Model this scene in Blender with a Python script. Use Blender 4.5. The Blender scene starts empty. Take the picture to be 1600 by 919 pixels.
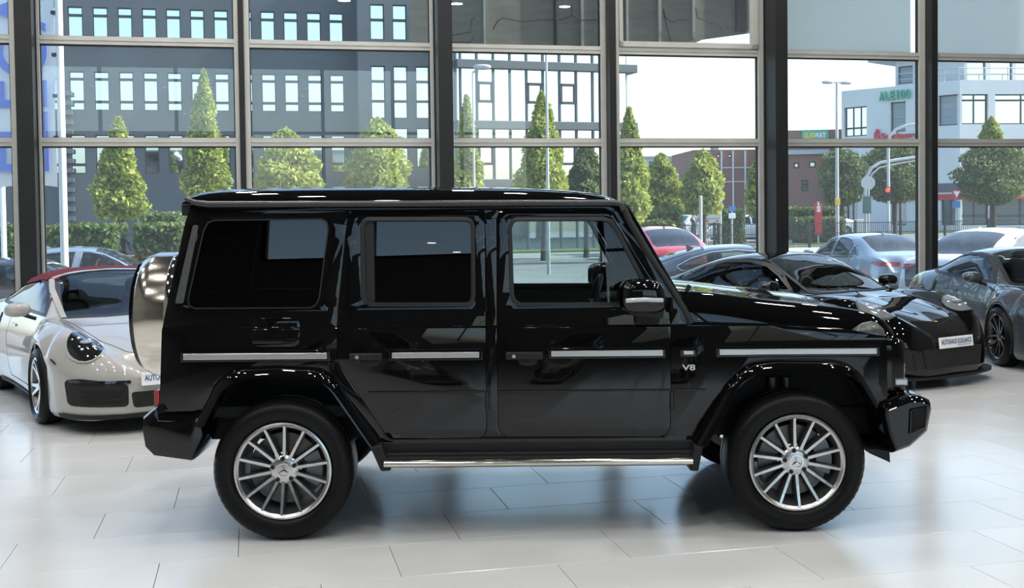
import bpy, bmesh, math, random
import numpy as np
from mathutils import Vector, Matrix, geometry
from mathutils.bvhtree import BVHTree
random.seed(7)
SC = bpy.context.scene
COL = SC.collection
# ---------------------------------------------------------------- camera (1600x919 frame)
FPX, CX, CY, YH, RHO, CAMH = 1800.0, 800.0, 385.0, 329.0, 0.0126, 1.82
_p = math.atan((CY - YH) / FPX)
cF = Vector((0, math.cos(_p), -math.sin(_p)))
_U0 = Vector((0, math.sin(_p), math.cos(_p)))
_R0 = Vector((1, 0, 0))
cR = (_R0 - RHO * _U0).normalized()
cU = (_U0 + RHO * _R0).normalized()
CAM = Vector((0, 0, CAMH))
cd = bpy.data.cameras.new('camera')
cd.sensor_width = 36.0
cd.lens = FPX / 1600 * 36.0
cd.shift_y = -(459.5 - CY) / 1600
cd.clip_end = 500
cam = bpy.data.objects.new('camera', cd)
COL.objects.link(cam)
cam.matrix_world = Matrix(((cR.x, cU.x, -cF.x, 0), (cR.y, cU.y, -cF.y, 0), (cR.z, cU.z, -cF.z, CAMH), (0, 0, 0, 1)))
SC.camera = cam
# ---------------------------------------------------------------- world, sun, exposure
SUN_AZ, SUN_EL = math.atan2(0.97, 0.10), math.radians(40)   # clockwise from +Y
w = bpy.data.worlds.new('sky')
SC.world = w
w.use_nodes = True
nt = w.node_tree
nt.nodes.clear()
sky = nt.nodes.new('ShaderNodeTexSky')
sky.sky_type = 'NISHITA'
sky.sun_disc = False
sky.sun_elevation = SUN_EL
sky.sun_rotation = SUN_AZ
sky.air_density = 1.0
sky.dust_density = 2.6
bg = nt.nodes.new('ShaderNodeBackground')
bg.inputs['Strength'].default_value = 0.30
wo = nt.nodes.new('ShaderNodeOutputWorld')
nt.links.new(sky.outputs[0], bg.inputs[0])
nt.links.new(bg.outputs[0], wo.inputs[0])
sd = bpy.data.lights.new('sun', 'SUN')
sd.energy = 5.0
sd.angle = math.radians(0.6)
sd.color = (1.0, 0.95, 0.86)
sun = bpy.data.objects.new('sun', sd)
COL.objects.link(sun)
_sv = Vector((math.sin(SUN_AZ) * math.cos(SUN_EL), math.cos(SUN_AZ) * math.cos(SUN_EL), math.sin(SUN_EL)))
sun.rotation_euler = _sv.to_track_quat('Z', 'Y').to_euler()
vs = SC.view_settings
vs.view_transform = 'Standard'
vs.look = 'None'
vs.gamma = 1.0
vs.use_curve_mapping = False
vs.exposure = 0.85
# ---------------------------------------------------------------- pixel helpers: a pixel and a known plane give a point in the place
def ray(x, y):
    return cF + cR * ((x - CX) / FPX) - cU * ((y - CY) / FPX)
def at(x, y, Y):
    d = ray(x, y)
    return CAM + d * (Y / d.y)
def ground(x, y, z=0.0):
    d = ray(x, y)
    return CAM + d * ((z - CAMH) / d.z)
TH = math.atan(1.257e-4 * FPX)
Wd = Vector((math.cos(TH), math.sin(TH), 0))
Wn = Vector((-math.sin(TH), math.cos(TH), 0))
W0 = Vector((0, 15.6, 0))
def wall_sz(x, y, off=0.0):
    d = ray(x, y)
    o = W0 + Wn * off
    t = (o - CAM).dot(Wn) / d.dot(Wn)
    P = CAM + d * t
    return (P - o).dot(Wd), P.z
def wp(s, z, off=0.0):
    q = W0 + Wn * off + Wd * s
    return Vector((q.x, q.y, z))
# ---------------------------------------------------------------- mesh helpers
def finish(ob, smooth=None, bevel=None, seg=2, solid=None):
    me = ob.data
    if smooth:
        me.shade_smooth()
        me.set_sharp_from_angle(angle=math.radians(smooth))
    if solid:
        m = ob.modifiers.new('solidify', 'SOLIDIFY')
        m.thickness = abs(solid)
        m.offset = -1 if solid > 0 else 1
    if bevel:
        m = ob.modifiers.new('bevel', 'BEVEL')
        m.width = bevel
        m.segments = seg
        m.limit_method = 'ANGLE'
        m.angle_limit = math.radians(40)
        m.harden_normals = False
    return ob
def mk(name, verts, faces, mat, parent=None, smooth=None, bevel=None, seg=2, solid=None, recalc=False):
    me = bpy.data.meshes.new(name)
    me.from_pydata([tuple(v) for v in verts], [], [tuple(f) for f in faces])
    if recalc:
        bm = bmesh.new()
        bm.from_mesh(me)
        bmesh.ops.recalc_face_normals(bm, faces=bm.faces)
        bm.to_mesh(me)
        bm.free()
    me.materials.append(mat)
    me.update()
    ob = bpy.data.objects.new(name, me)
    COL.objects.link(ob)
    if parent:
        ob.parent = parent
    return finish(ob, smooth, bevel, seg, solid)
def share(name, src, parent, loc, rot=(0, 0, 0), scale=(1, 1, 1)):
    ob = bpy.data.objects.new(name, src.data)
    COL.objects.link(ob)
    for m in src.modifiers:
        n = ob.modifiers.new(m.name, m.type)
        for k in ('width', 'segments', 'limit_method', 'angle_limit', 'thickness', 'offset'):
            if hasattr(m, k):
                setattr(n, k, getattr(m, k))
    ob.parent = parent
    ob.location = loc
    ob.rotation_euler = rot
    ob.scale = scale
    return ob
def empty(name, loc=(0, 0, 0), rz=0.0, parent=None):
    o = bpy.data.objects.new(name, None)
    COL.objects.link(o)
    o.location = loc
    o.rotation_euler = (0, 0, rz)
    o.empty_display_size = 0.2
    if parent:
        o.parent = parent
    return o
def tag(o, label, cat, group=None):
    o['label'] = label
    o['category'] = cat
    if group:
        o['group'] = group
    return o
def structure(o):
    o['kind'] = 'structure'
    return o
class MB:
    """collects shapes of ONE part"""
    def __init__(s):
        s.v, s.f = [], []
    def add(s, v, f):
        n = len(s.v)
        s.v += [tuple(p) for p in v]
        s.f += [tuple(i + n for i in q) for q in f]
        return s
    def box(s, a, b):
        x0, y0, z0 = a
        x1, y1, z1 = b
        return s.add([(x0, y0, z0), (x1, y0, z0), (x1, y1, z0), (x0, y1, z0), (x0, y0, z1), (x1, y0, z1), (x1, y1, z1), (x0, y1, z1)],
                     [(0, 3, 2, 1), (4, 5, 6, 7), (0, 1, 5, 4), (1, 2, 6, 5), (2, 3, 7, 6), (3, 0, 4, 7)])
    def hexa(s, p):   # 4 bottom + 4 top points
        return s.add(p, [(0, 3, 2, 1), (4, 5, 6, 7), (0, 1, 5, 4), (1, 2, 6, 5), (2, 3, 7, 6), (3, 0, 4, 7)])
    def wbox(s, s0, s1, z0, z1, o0, o1):  # box in the facade's own frame
        q = [wp(a, z, o) for z in (z0, z1) for (a, o) in ((s0, o0), (s1, o0), (s1, o1), (s0, o1))]
        return s.hexa(q)
    def tube(s, path, r, n=8, cap=True):
        path = [Vector(p) for p in path]
        rs = r if isinstance(r, (list, tuple)) else [r] * len(path)
        rings = []
        up = Vector((0.123, 0.31, 0.94)).normalized()
        for i, p in enumerate(path):
            t = (path[min(i + 1, len(path) - 1)] - path[max(i - 1, 0)]).normalized()
            if abs(t.dot(up)) > 0.97:
                up = Vector((0.9, 0.2, 0.1)).normalized()
            a = t.cross(up).normalized()
            b = t.cross(a)
            up = -b if b.dot(up) < 0 else b
            a = t.cross(up).normalized()
            rings.append([p + (a * math.cos(2 * math.pi * k / n) + up * math.sin(2 * math.pi * k / n)) * rs[i] for k in range(n)])
        v = [q for rg in rings for q in rg]
        f = []
        for i in range(len(path) - 1):
            for k in range(n):
                k2 = (k + 1) % n
                f.append((i * n + k, i * n + k2, (i + 1) * n + k2, (i + 1) * n + k))
        if cap:
            f.append(tuple(range(n))[::-1])
            f.append(tuple((len(path) - 1) * n + k for k in range(n)))
        return s.add(v, f)
    def lathe(s, prof, n=32, axis='y', c=(0, 0, 0), a0=0.0, a1=2 * math.pi, mod=None):
        """prof: (radius, along) pairs"""
        full = abs(a1 - a0 - 2 * math.pi) < 1e-6
        m = n if full else n + 1
        v = []
        for k in range(m):
            a = a0 + (a1 - a0) * k / n
            for i, (r, h) in enumerate(prof):
                if mod:
                    r = mod(i, k, r)
                ca, sa = math.cos(a) * r, math.sin(a) * r
                v.append({'y': (c[0] + ca, c[1] + h, c[2] + sa), 'x': (c[0] + h, c[1] + ca, c[2] + sa), 'z': (c[0] + ca, c[1] + sa, c[2] + h)}[axis])
        L = len(prof)
        f = []
        for k in range(n):
            k2 = (k + 1) % m
            for i in range(L - 1):
                f.append((k * L + i, k2 * L + i, k2 * L + i + 1, k * L + i + 1))
        return s.add(v, f)
    def disc(s, r, h, n=24, axis='y', c=(0, 0, 0)):
        return s.lathe([(0.0001, h), (r, h)], n, axis, c)
    def build(s, name, mat, parent=None, **k):
        return mk(name, s.v, s.f, mat, parent, **k)
def superell(c, r, e=0.5, n=20, m=14):
    """rounded-box / ellipsoid blob"""
    def sp(x, p):
        return math.copysign(abs(x) ** p, x)
    v, f = [], []
    for j in range(m + 1):
        ph = -math.pi / 2 + math.pi * j / m
        for i in range(n):
            th = 2 * math.pi * i / n
            v.append((c[0] + r[0] * sp(math.cos(ph), e) * sp(math.cos(th), e), c[1] + r[1] * sp(math.cos(ph), e) * sp(math.sin(th), e), c[2] + r[2] * sp(math.sin(ph), e)))
    for j in range(m):
        for i in range(n):
            i2 = (i + 1) % n
            f.append((j * n + i, j * n + i2, (j + 1) * n + i2, (j + 1) * n + i))
    return v, f
def area2(p):
    return sum(p[i][0] * p[(i + 1) % len(p)][1] - p[(i + 1) % len(p)][0] * p[i][1] for i in range(len(p))) / 2
def inset(poly, d):
    """offset a closed 2D outline inwards by d"""
    if area2(poly) < 0:
        return inset(poly[::-1], d)[::-1]
    out = []
    n = len(poly)
    for i in range(n):
        a, b, c = Vector(poly[i - 1]), Vector(poly[i]), Vector(poly[(i + 1) % n])
        e1, e2 = (b - a).normalized(), (c - b).normalized()
        n1, n2 = Vector((-e1.y, e1.x)), Vector((-e2.y, e2.x))
        k = (n1 + n2)
        k = k / max(k.length_squared, 0.4) * 2
        out.append(tuple(b + k * d))
    return out
def rounded(poly, r, n=4):
    """round every corner of a 2D outline"""
    out = []
    N = len(poly)
    for i in range(N):
        a, b, c = Vector(poly[i - 1]), Vector(poly[i]), Vector(poly[(i + 1) % N])
        la, lc = (a - b).length, (c - b).length
        q = min(r, la * 0.45, lc * 0.45)
        p0, p1 = b + (a - b).normalized() * q, b + (c - b).normalized() * q
        for k in range(n + 1):
            t = k / n
            out.append(tuple(p0 * (1 - t) ** 2 + b * 2 * t * (1 - t) + p1 * t * t))
    return out
def inside(p, poly):
    x, y = p
    r = False
    for i in range(len(poly)):
        x0, y0 = poly[i - 1]
        x1, y1 = poly[i]
        if (y0 > y) != (y1 > y) and x < (x1 - x0) * (y - y0) / (y1 - y0) + x0:
            r = not r
    return r
def sheet(outer, holes, mapf, cuts=(), cutaxis=1):
    """flat outline with holes -> vertices, faces through mapf(u, v); cut along lines of constant v (or u)"""
    loops = [[Vector((p[0], p[1], 0)) for p in outer]] + [[Vector((p[0], p[1], 0)) for p in h] for h in holes]
    tris = geometry.tessellate_polygon(loops)
    pts = [p for l in loops for p in l]
    bm = bmesh.new()
    bv = [bm.verts.new(p) for p in pts]
    for t in tris:
        try:
            bm.faces.new([bv[i] for i in t])
        except ValueError:
            pass
    bmesh.ops.recalc_face_normals(bm, faces=bm.faces)
    for c in cuts:
        co = (0, c, 0) if cutaxis == 1 else (c, 0, 0)
        no = (0, 1, 0) if cutaxis == 1 else (1, 0, 0)
        bmesh.ops.bisect_plane(bm, geom=bm.verts[:] + bm.edges[:] + bm.faces[:], dist=1e-5, plane_co=co, plane_no=no)
    bm.verts.index_update()
    if bm.faces and sum(f.normal.z for f in bm.faces) < 0:
        for f in bm.faces:
            f.normal_flip()
    v = [mapf(p.co.x, p.co.y) for p in bm.verts]
    f = [tuple(q.index for q in fc.verts) for fc in bm.faces]
    bm.free()
    return v, f
def pchip(pts):
    pts = sorted(pts)
    xs = np.array([p[0] for p in pts], float)
    ys = np.array([p[1] for p in pts], float)
    h = np.diff(xs)
    dl = np.diff(ys) / h
    m = np.zeros(len(xs))
    for i in range(1, len(xs) - 1):
        if dl[i - 1] * dl[i] > 0:
            w1, w2 = 2 * h[i] + h[i - 1], h[i] + 2 * h[i - 1]
            m[i] = (w1 + w2) / (w1 / dl[i - 1] + w2 / dl[i])
    m[0], m[-1] = dl[0], dl[-1]
    def fn(x):
        x = min(max(x, xs[0]), xs[-1])
        i = min(max(int(np.searchsorted(xs, x)) - 1, 0), len(xs) - 2)
        t = (x - xs[i]) / h[i]
        return float((2 * t ** 3 - 3 * t * t + 1) * ys[i] + (t ** 3 - 2 * t * t + t) * h[i] * m[i] + (3 * t * t - 2 * t ** 3) * ys[i + 1] + (t ** 3 - t * t) * h[i] * m[i + 1])
    return fn
def resample(path, n):
    P = [Vector(p) for p in path]
    L = [0.0]
    for i in range(1, len(P)):
        L.append(L[-1] + (P[i] - P[i - 1]).length)
    out = []
    for k in range(n):
        t = L[-1] * k / (n - 1)
        i = 0
        while i < len(P) - 2 and L[i + 1] < t:
            i += 1
        out.append(P[i].lerp(P[i + 1], (t - L[i]) / max(L[i + 1] - L[i], 1e-9)))
    return out
_fonts = {}
def text_geo(body, size, extrude=0.0, bold=0.0):
    c = bpy.data.curves.new('txt', 'FONT')
    c.body = body
    c.size = size
    c.extrude = extrude
    c.offset = bold
    c.align_x = 'CENTER'
    c.align_y = 'CENTER'
    o = bpy.data.objects.new('txt', c)
    COL.objects.link(o)
    dg = bpy.context.evaluated_depsgraph_get()
    me = bpy.data.meshes.new_from_object(o.evaluated_get(dg))
    v = [tuple(p.co) for p in me.vertices]
    f = [tuple(p.vertices) for p in me.polygons]
    bpy.data.objects.remove(o)
    bpy.data.curves.remove(c)
    bpy.data.meshes.remove(me)
    return v, f
# ---------------------------------------------------------------- materials
def pr(name, col, rough=0.5, metal=0.0, coat=0.0, spec=0.5, emit=None, es=0.0, trans=0.0):
    m = bpy.data.materials.new(name)
    m.use_nodes = True
    b = m.node_tree.nodes['Principled BSDF']
    b.inputs['Base Color'].default_value = (*col, 1)
    b.inputs['Roughness'].default_value = rough
    b.inputs['Metallic'].default_value = metal
    b.inputs['Coat Weight'].default_value = coat
    b.inputs['Coat Roughness'].default_value = 0.02
    b.inputs['Specular IOR Level'].default_value = spec
    if trans:
        b.inputs['Transmission Weight'].default_value = trans
    if emit:
        b.inputs['Emission Color'].default_value = (*emit, 1)
        b.inputs['Emission Strength'].default_value = es
    return m
def noisy(m, c1, c2, scale=8.0, detail=4.0, rough=None, coord='Object', bump=0.0, stretch=(1, 1, 1)):
    """procedural colour variation"""
    nt = m.node_tree
    b = nt.nodes['Principled BSDF']
    tc = nt.nodes.new('ShaderNodeTexCoord')
    mp = nt.nodes.new('ShaderNodeMapping')
    mp.inputs['Scale'].default_value = stretch
    nz = nt.nodes.new('ShaderNodeTexNoise')
    nz.inputs['Scale'].default_value = scale
    nz.inputs['Detail'].default_value = detail
    rp = nt.nodes.new('ShaderNodeValToRGB')
    rp.color_ramp.elements[0].position = 0.3
    rp.color_ramp.elements[1].position = 0.7
    rp.color_ramp.elements[0].color = (*c1, 1)
    rp.color_ramp.elements[1].color = (*c2, 1)
    nt.links.new(tc.outputs[coord], mp.inputs[0])
    nt.links.new(mp.outputs[0], nz.inputs['Vector'])
    nt.links.new(nz.outputs['Fac'], rp.inputs[0])
    nt.links.new(rp.outputs[0], b.inputs['Base Color'])
    if rough:
        mr = nt.nodes.new('ShaderNodeMapRange')
        mr.inputs['To Min'].default_value = rough[0]
        mr.inputs['To Max'].default_value = rough[1]
        nt.links.new(nz.outputs['Fac'], mr.inputs['Value'])
        nt.links.new(mr.outputs[0], b.inputs['Roughness'])
    if bump:
        bp = nt.nodes.new('ShaderNodeBump')
        bp.inputs['Strength'].default_value = bump
        nt.links.new(nz.outputs['Fac'], bp.inputs['Height'])
        nt.links.new(bp.outputs[0], b.inputs['Normal'])
    return m
def pane_mat(name, tint, refl=1.0, rough=0.0, veil=0.0, ior=1.5):
    """thin sheet of glass: tinted straight-through light plus Fresnel reflection"""
    m = bpy.data.materials.new(name)
    m.use_nodes = True
    nt = m.node_tree
    nt.nodes.clear()
    o = nt.nodes.new('ShaderNodeOutputMaterial')
    mx = nt.nodes.new('ShaderNodeMixShader')
    tr = nt.nodes.new('ShaderNodeBsdfTransparent')
    tr.inputs[0].default_value = (*tint, 1)
    gl = nt.nodes.new('ShaderNodeBsdfGlossy')
    gl.inputs['Roughness'].default_value = rough
    gl.inputs[0].default_value = (refl, refl, refl, 1)
    fr = nt.nodes.new('ShaderNodeFresnel')
    fr.inputs[0].default_value = ior
    nt.links.new(fr.outputs[0], mx.inputs[0])
    src = tr
    if veil:      # pale translucent tint added to imitate the veil of reflected haze on the glass
        tl = nt.nodes.new('ShaderNodeBsdfTranslucent')
        tl.inputs[0].default_value = (0.85, 0.92, 0.92, 1)
        md = nt.nodes.new('ShaderNodeMixShader')
        md.inputs[0].default_value = veil
        nt.links.new(tr.outputs[0], md.inputs[1])
        nt.links.new(tl.outputs[0], md.inputs[2])
        src = md
    nt.links.new(src.outputs[0], mx.inputs[1])
    nt.links.new(gl.outputs[0], mx.inputs[2])
    nt.links.new(mx.outputs[0], o.inputs[0])
    return m
def leaf_mat(name, c1, c2, c3):
    m = bpy.data.materials.new(name)
    m.use_nodes = True
    nt = m.node_tree
    b = nt.nodes['Principled BSDF']
    g = nt.nodes.new('ShaderNodeNewGeometry')
    rp = nt.nodes.new('ShaderNodeValToRGB')
    e = rp.color_ramp.elements
    e[0].color = (*c1, 1)
    e[1].color = (*c3, 1)
    k = e.new(0.5)
    k.color = (*c2, 1)
    nt.links.new(g.outputs['Random Per Island'], rp.inputs[0])
    nt.links.new(rp.outputs[0], b.inputs['Base Color'])
    b.inputs['Roughness'].default_value = 0.7
    tl = nt.nodes.new('ShaderNodeBsdfTranslucent')
    nt.links.new(rp.outputs[0], tl.inputs[0])
    mx = nt.nodes.new('ShaderNodeMixShader')
    mx.inputs[0].default_value = 0.35
    o = nt.nodes['Material Output']
    nt.links.new(b.outputs[0], mx.inputs[1])
    nt.links.new(tl.outputs[0], mx.inputs[2])
    nt.links.new(mx.outputs[0], o.inputs[0])
    return m
PAINT_BLACK = pr('black_paint', (0.003, 0.003, 0.0033), 0.4, coat=1.0, spec=0.0)
PLASTIC = noisy(pr('black_plastic', (0.012, 0.012, 0.013), 0.5, spec=0.25), (0.010, 0.010, 0.011), (0.016, 0.016, 0.017), 60)
MATTE = noisy(pr('dark_underbody', (0.006, 0.006, 0.006), 0.8), (0.005, 0.005, 0.005), (0.009, 0.009, 0.009), 20)
RUBBER = noisy(pr('tyre_rubber', (0.006, 0.006, 0.0065), 0.38, spec=0.15), (0.005, 0.005, 0.0055), (0.008, 0.008, 0.0085), 40)
SEAL = pr('window_rubber', (0.008, 0.008, 0.008), 0.45)
SATIN = pr('satin_aluminium', (0.62, 0.62, 0.62), 0.28, metal=1.0)
CHROME = pr('chrome', (0.82, 0.80, 0.77), 0.05, metal=1.0)
BRUSHED = noisy(pr('polished_steel', (0.66, 0.60, 0.52), 0.14, metal=1.0), (0.60, 0.55, 0.48), (0.70, 0.65, 0.57), 3, stretch=(1, 1, 12))
RIM_FACE = pr('machined_alloy', (0.60, 0.60, 0.60), 0.26, metal=1.0)
RIM_GREY = pr('painted_alloy', (0.13, 0.13, 0.135), 0.35, metal=0.7)
RIM_BLACK = pr('black_alloy', (0.012, 0.012, 0.013), 0.2, coat=0.6)
STEEL = noisy(pr('brake_steel', (0.10, 0.10, 0.10), 0.4, metal=0.9), (0.08, 0.08, 0.08), (0.13, 0.13, 0.13), 30)
GLASS = pane_mat('clear_car_glass', (0.72, 0.80, 0.80))
GLASS_DARK = pane_mat('privacy_glass', (0.012, 0.013, 0.014), ior=1.6)
GLASS_TINT = pane_mat('tinted_car_glass', (0.42, 0.50, 0.50))
LENS = pane_mat('clear_lens', (0.85, 0.88, 0.88))
RED_LENS = pr('red_lens', (0.35, 0.01, 0.012), 0.15, coat=1.0)
LEATHER = noisy(pr('black_leather', (0.015, 0.015, 0.016), 0.5), (0.012, 0.012, 0.013), (0.02, 0.02, 0.021), 30)
PLATE = pr('plate_white', (0.82, 0.84, 0.86), 0.4)
PLATE_INK = pr('plate_blue_ink', (0.03, 0.06, 0.16), 0.5)
GOLD = pr('crest_gold', (0.55, 0.36, 0.12), 0.3, metal=0.8)
# ================================================================ THE ROOM
ALU = noisy(pr('grey_aluminium', (0.50, 0.50, 0.47), 0.45, metal=0.2), (0.48, 0.48, 0.45), (0.53, 0.53, 0.50), 5)
COLDARK = noisy(pr('anthracite_steel', (0.012, 0.013, 0.014), 0.42, spec=0.35), (0.010, 0.011, 0.012), (0.014, 0.015, 0.016), 4)
GASKET = pr('black_gasket', (0.01, 0.01, 0.01), 0.6)
FPANE = pane_mat('facade_glass', (0.82, 0.92, 0.92), veil=0.06, ior=1.9)
BLIND = noisy(pr('blind_fabric', (0.62, 0.65, 0.62), 0.8), (0.60, 0.63, 0.60), (0.65, 0.68, 0.65), 40)
_n = BLIND.node_tree
_t = _n.nodes.new('ShaderNodeBsdfTranslucent')
_t.inputs[0].default_value = (0.86, 0.88, 0.86, 1)
_m = _n.nodes.new('ShaderNodeMixShader')
_m.inputs[0].default_value = 0.7
_n.links.new(_n.nodes['Principled BSDF'].outputs[0], _m.inputs[1])
_n.links.new(_t.outputs[0], _m.inputs[2])
_n.links.new(_m.outputs[0], _n.nodes['Material Output'].inputs[0])
BOARD = noisy(pr('raw_board', (0.20, 0.19, 0.165), 0.8), (0.17, 0.165, 0.145), (0.23, 0.22, 0.19), 2.2, stretch=(1, 1, 5))
STUD = noisy(pr('galvanised_stud', (0.34, 0.36, 0.34), 0.5), (0.30, 0.32, 0.30), (0.38, 0.40, 0.38), 6)
CABLE = pr('black_cable', (0.008, 0.008, 0.008), 0.6)
CEIL = noisy(pr('dark_ceiling', (0.02, 0.02, 0.021), 0.8), (0.018, 0.018, 0.019), (0.024, 0.024, 0.025), 2)
WALLP = noisy(pr('grey_plaster', (0.16, 0.16, 0.155), 0.8), (0.15, 0.15, 0.145), (0.17, 0.17, 0.165), 3)
TILE = pr('floor_tile', (0.50, 0.49, 0.46), 0.16, spec=0.55)
def tile_nodes(m):
    nt = m.node_tree
    b = nt.nodes['Principled BSDF']
    tc = nt.nodes.new('ShaderNodeTexCoord')
    nz = nt.nodes.new('ShaderNodeTexNoise')
    nz.inputs['Scale'].default_value = 1.3
    nz.inputs['Detail'].default_value = 6
    oi = nt.nodes.new('ShaderNodeObjectInfo')
    ad = nt.nodes.new('ShaderNodeMath')
    ad.operation = 'MULTIPLY_ADD'
    ad.inputs[1].default_value = 0.25
    rp = nt.nodes.new('ShaderNodeValToRGB')
    rp.color_ramp.elements[0].position = 0.25
    rp.color_ramp.elements[1].position = 0.95
    rp.color_ramp.elements[0].color = (0.53, 0.535, 0.53, 1)
    rp.color_ramp.elements[1].color = (0.61, 0.615, 0.61, 1)
    nt.links.new(tc.outputs['Object'], nz.inputs['Vector'])
    nt.links.new(oi.outputs['Random'], ad.inputs[0])
    nt.links.new(nz.outputs['Fac'], ad.inputs[2])
    nt.links.new(ad.outputs[0], rp.inputs[0])
    nt.links.new(rp.outputs[0], b.inputs['Base Color'])
    mr = nt.nodes.new('ShaderNodeMapRange')
    mr.inputs['To Min'].default_value = 0.13
    mr.inputs['To Max'].default_value = 0.24
    nt.links.new(nz.outputs['Fac'], mr.inputs['Value'])
    nt.links.new(mr.outputs[0], b.inputs['Roughness'])
tile_nodes(TILE)
GROUT = noisy(pr('tile_grout', (0.10, 0.10, 0.095), 0.9), (0.09, 0.09, 0.085), (0.12, 0.12, 0.11), 30)
# floor: sub-floor plus laid tiles
def fp(s, n, z):
    q = Wd * s + Wn * n
    return (q.x, q.y, z)
N0 = 6.81 - 4 * 0.568
S0, S1 = -8.4, 10.8
floor = mk('floor', [fp(-14, N0, -0.012), fp(14, N0, -0.012), fp(14, 15.3, -0.012), fp(-14, 15.3, -0.012)], [(0, 1, 2, 3)], GROUT)
structure(floor)
mk('floor_area', [fp(-14, -14, 0), fp(14, -14, 0), fp(14, N0, 0), fp(-14, N0, 0), fp(-14, -14, -0.05), fp(14, -14, -0.05), fp(14, N0, -0.05), fp(-14, N0, -0.05)],
   [(0, 1, 2, 3), (2, 6, 7, 3), (0, 4, 5, 1), (1, 5, 6, 2), (3, 7, 4, 0)], TILE, floor)
mb = MB()
mb.box((0.0015, 0.0015, -0.012), (1.1985, 0.5665, 0))
tile0 = None
k = 0
while N0 + k * 0.568 < 15.0:
    n = N0 + k * 0.568
    off = -0.1 + 0.4 * ((k - 3) % 3)
    j = math.floor((S0 - off) / 1.2)
    while off + j * 1.2 < S1:
        p = fp(off + j * 1.2, n, 0)
        if tile0 is None:
            tile0 = mb.build('floor_tile', TILE, floor, bevel=0.0012, seg=1)
            tile0.location = p
            tile0.rotation_euler = (0, 0, TH)
        else:
            share('floor_tile', tile0, floor, p, (0, 0, TH))
        j += 1
    k += 1
# glazed front: six bays
ZTOP = 7.4
zl0, zl1 = wall_sz(700, 229.0)[1], wall_sz(700, 216.5)[1]
zu0, zu1 = wall_sz(700, 80.6)[1], wall_sz(700, 68.5)[1]
wall_back = structure(empty('wall_back', wp(0, 0)))
wall_back_inv = Matrix.Translation(-wp(0, 0))
def wmesh(mb, name, mat, parent, **k):
    """facade coordinates are world coordinates; parents are empties at a base point"""
    off = Vector(parent.location) if parent else Vector((0, 0, 0))
    mb.v = [tuple(Vector(p) - off) for p in mb.v]
    return mb.build(name, mat, parent, **k)
def colm(xb, xf0, xf1, side):
    """steel column from the px of its rear side edge and its two front edges"""
    sb = wall_sz(xb, 150, -0.07)[0]
    xs = xf0 if side < 0 else xf1
    lo, hi = 0.07, 1.0
    for _ in range(40):
        mid = (lo + hi) / 2
        d = wall_sz(xs, 150, -mid)[0] - sb
        if (d > 0) == (side < 0):
            lo = mid
        else:
            hi = mid
    # the farther the front face, the more it moves outward; keep a sane depth
    e = min(max(lo, 0.12), 0.45)
    a, b = wall_sz(xf0, 150, -e)[0], wall_sz(xf1, 150, -e)[0]
    return a, b, e
for xb, x0, x1, sd_ in ((59, 24.3, 51.5, 1), (384, 373.5, 382.5, -1), (675, 685.5, 708, -1), (947.5, 953, 963.4, -1), (1189.5, 1212, 1231.3, -1), (1446, 1456, 1465.4, -1)):
    a, b, e = colm(xb, x0, x1, sd_)
    m = MB()
    if b - a > 0.14:   # I section: front flange, web, rear flange
        m.wbox(a, b, 0, ZTOP, -e, -e + 0.025)
        m.wbox(a + 0.012, b - 0.012, 0, ZTOP, -e + 0.025, -0.09)
        m.wbox(a, b, 0, ZTOP, -0.09, -0.06)
    else:
        m.wbox(a, b, 0, ZTOP, -e, -0.06)
    wmesh(m, 'column', COLDARK, wall_back, bevel=0.004)
frames = [(-90, -40), (58.5, 64.5), (367, 391), (672, 700), (937.5, 966), (1182.5, 1226), (1433, 1462), (1668, 1690)]
fs = [(wall_sz(a, 150)[0], wall_sz(b, 150)[0]) for a, b in frames]
fs[1] = (fs[1][0] - 0.30, fs[1][1])
for i in range(7):
    sa, sb = fs[i][1], fs[i + 1][0]
    win = structure(empty('window_%d' % (i + 1), wp(sa, 0)))
    m = MB()
    m.wbox(fs[i][0], sa, 0, ZTOP, -0.06, 0.05)
    wmesh(m, 'mullion', ALU, win, bevel=0.004)
    for za, zb in ((0.0, 0.12), (zl0, zl1), (zu0, zu1), (ZTOP - 0.1, ZTOP)):
        m = MB()
        m.wbox(sa, sb, za, zb, -0.05, 0.05)
        if zb - za < 0.2 and za > 1:
            m.wbox(sa, sb, za + 0.048, zb - 0.046, -0.062, -0.05)
        wmesh(m, 'transom', ALU, win, bevel=0.003)
    for za, zb in ((0.12, zl0), (zl1, zu0), (zu1, ZTOP - 0.1)):
        m = MB()
        for q in ((sa, sa + 0.012, za, zb), (sb - 0.014, sb, za, zb), (sa, sb, zb - 0.016, zb), (sa, sb, za, za + 0.006)):
            m.wbox(*q, -0.02, 0.03)
        wmesh(m, 'gasket', GASKET, win)
        m = MB()
        m.add([wp(sa, za, 0.01), wp(sb, za, 0.01), wp(sb, zb, 0.01), wp(sa, zb, 0.01)], [(0, 1, 2, 3)])
        wmesh(m, 'pane', FPANE, win)
    if i == 4:   # opening sash in the top row
        m = MB()
        s2, s3 = wall_sz(971, 40)[0], wall_sz(1171, 40)[0]
        m.wbox(sa, s2, zu1, ZTOP - 0.1, -0.075, 0.0)
        m.wbox(s3, sb, zu1, ZTOP - 0.1, -0.075, 0.0)
        m.wbox(sa, sb, zu1, zu1 + 0.075, -0.075, 0.0)
        wmesh(m, 'sash', ALU, win, bevel=0.003)
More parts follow.
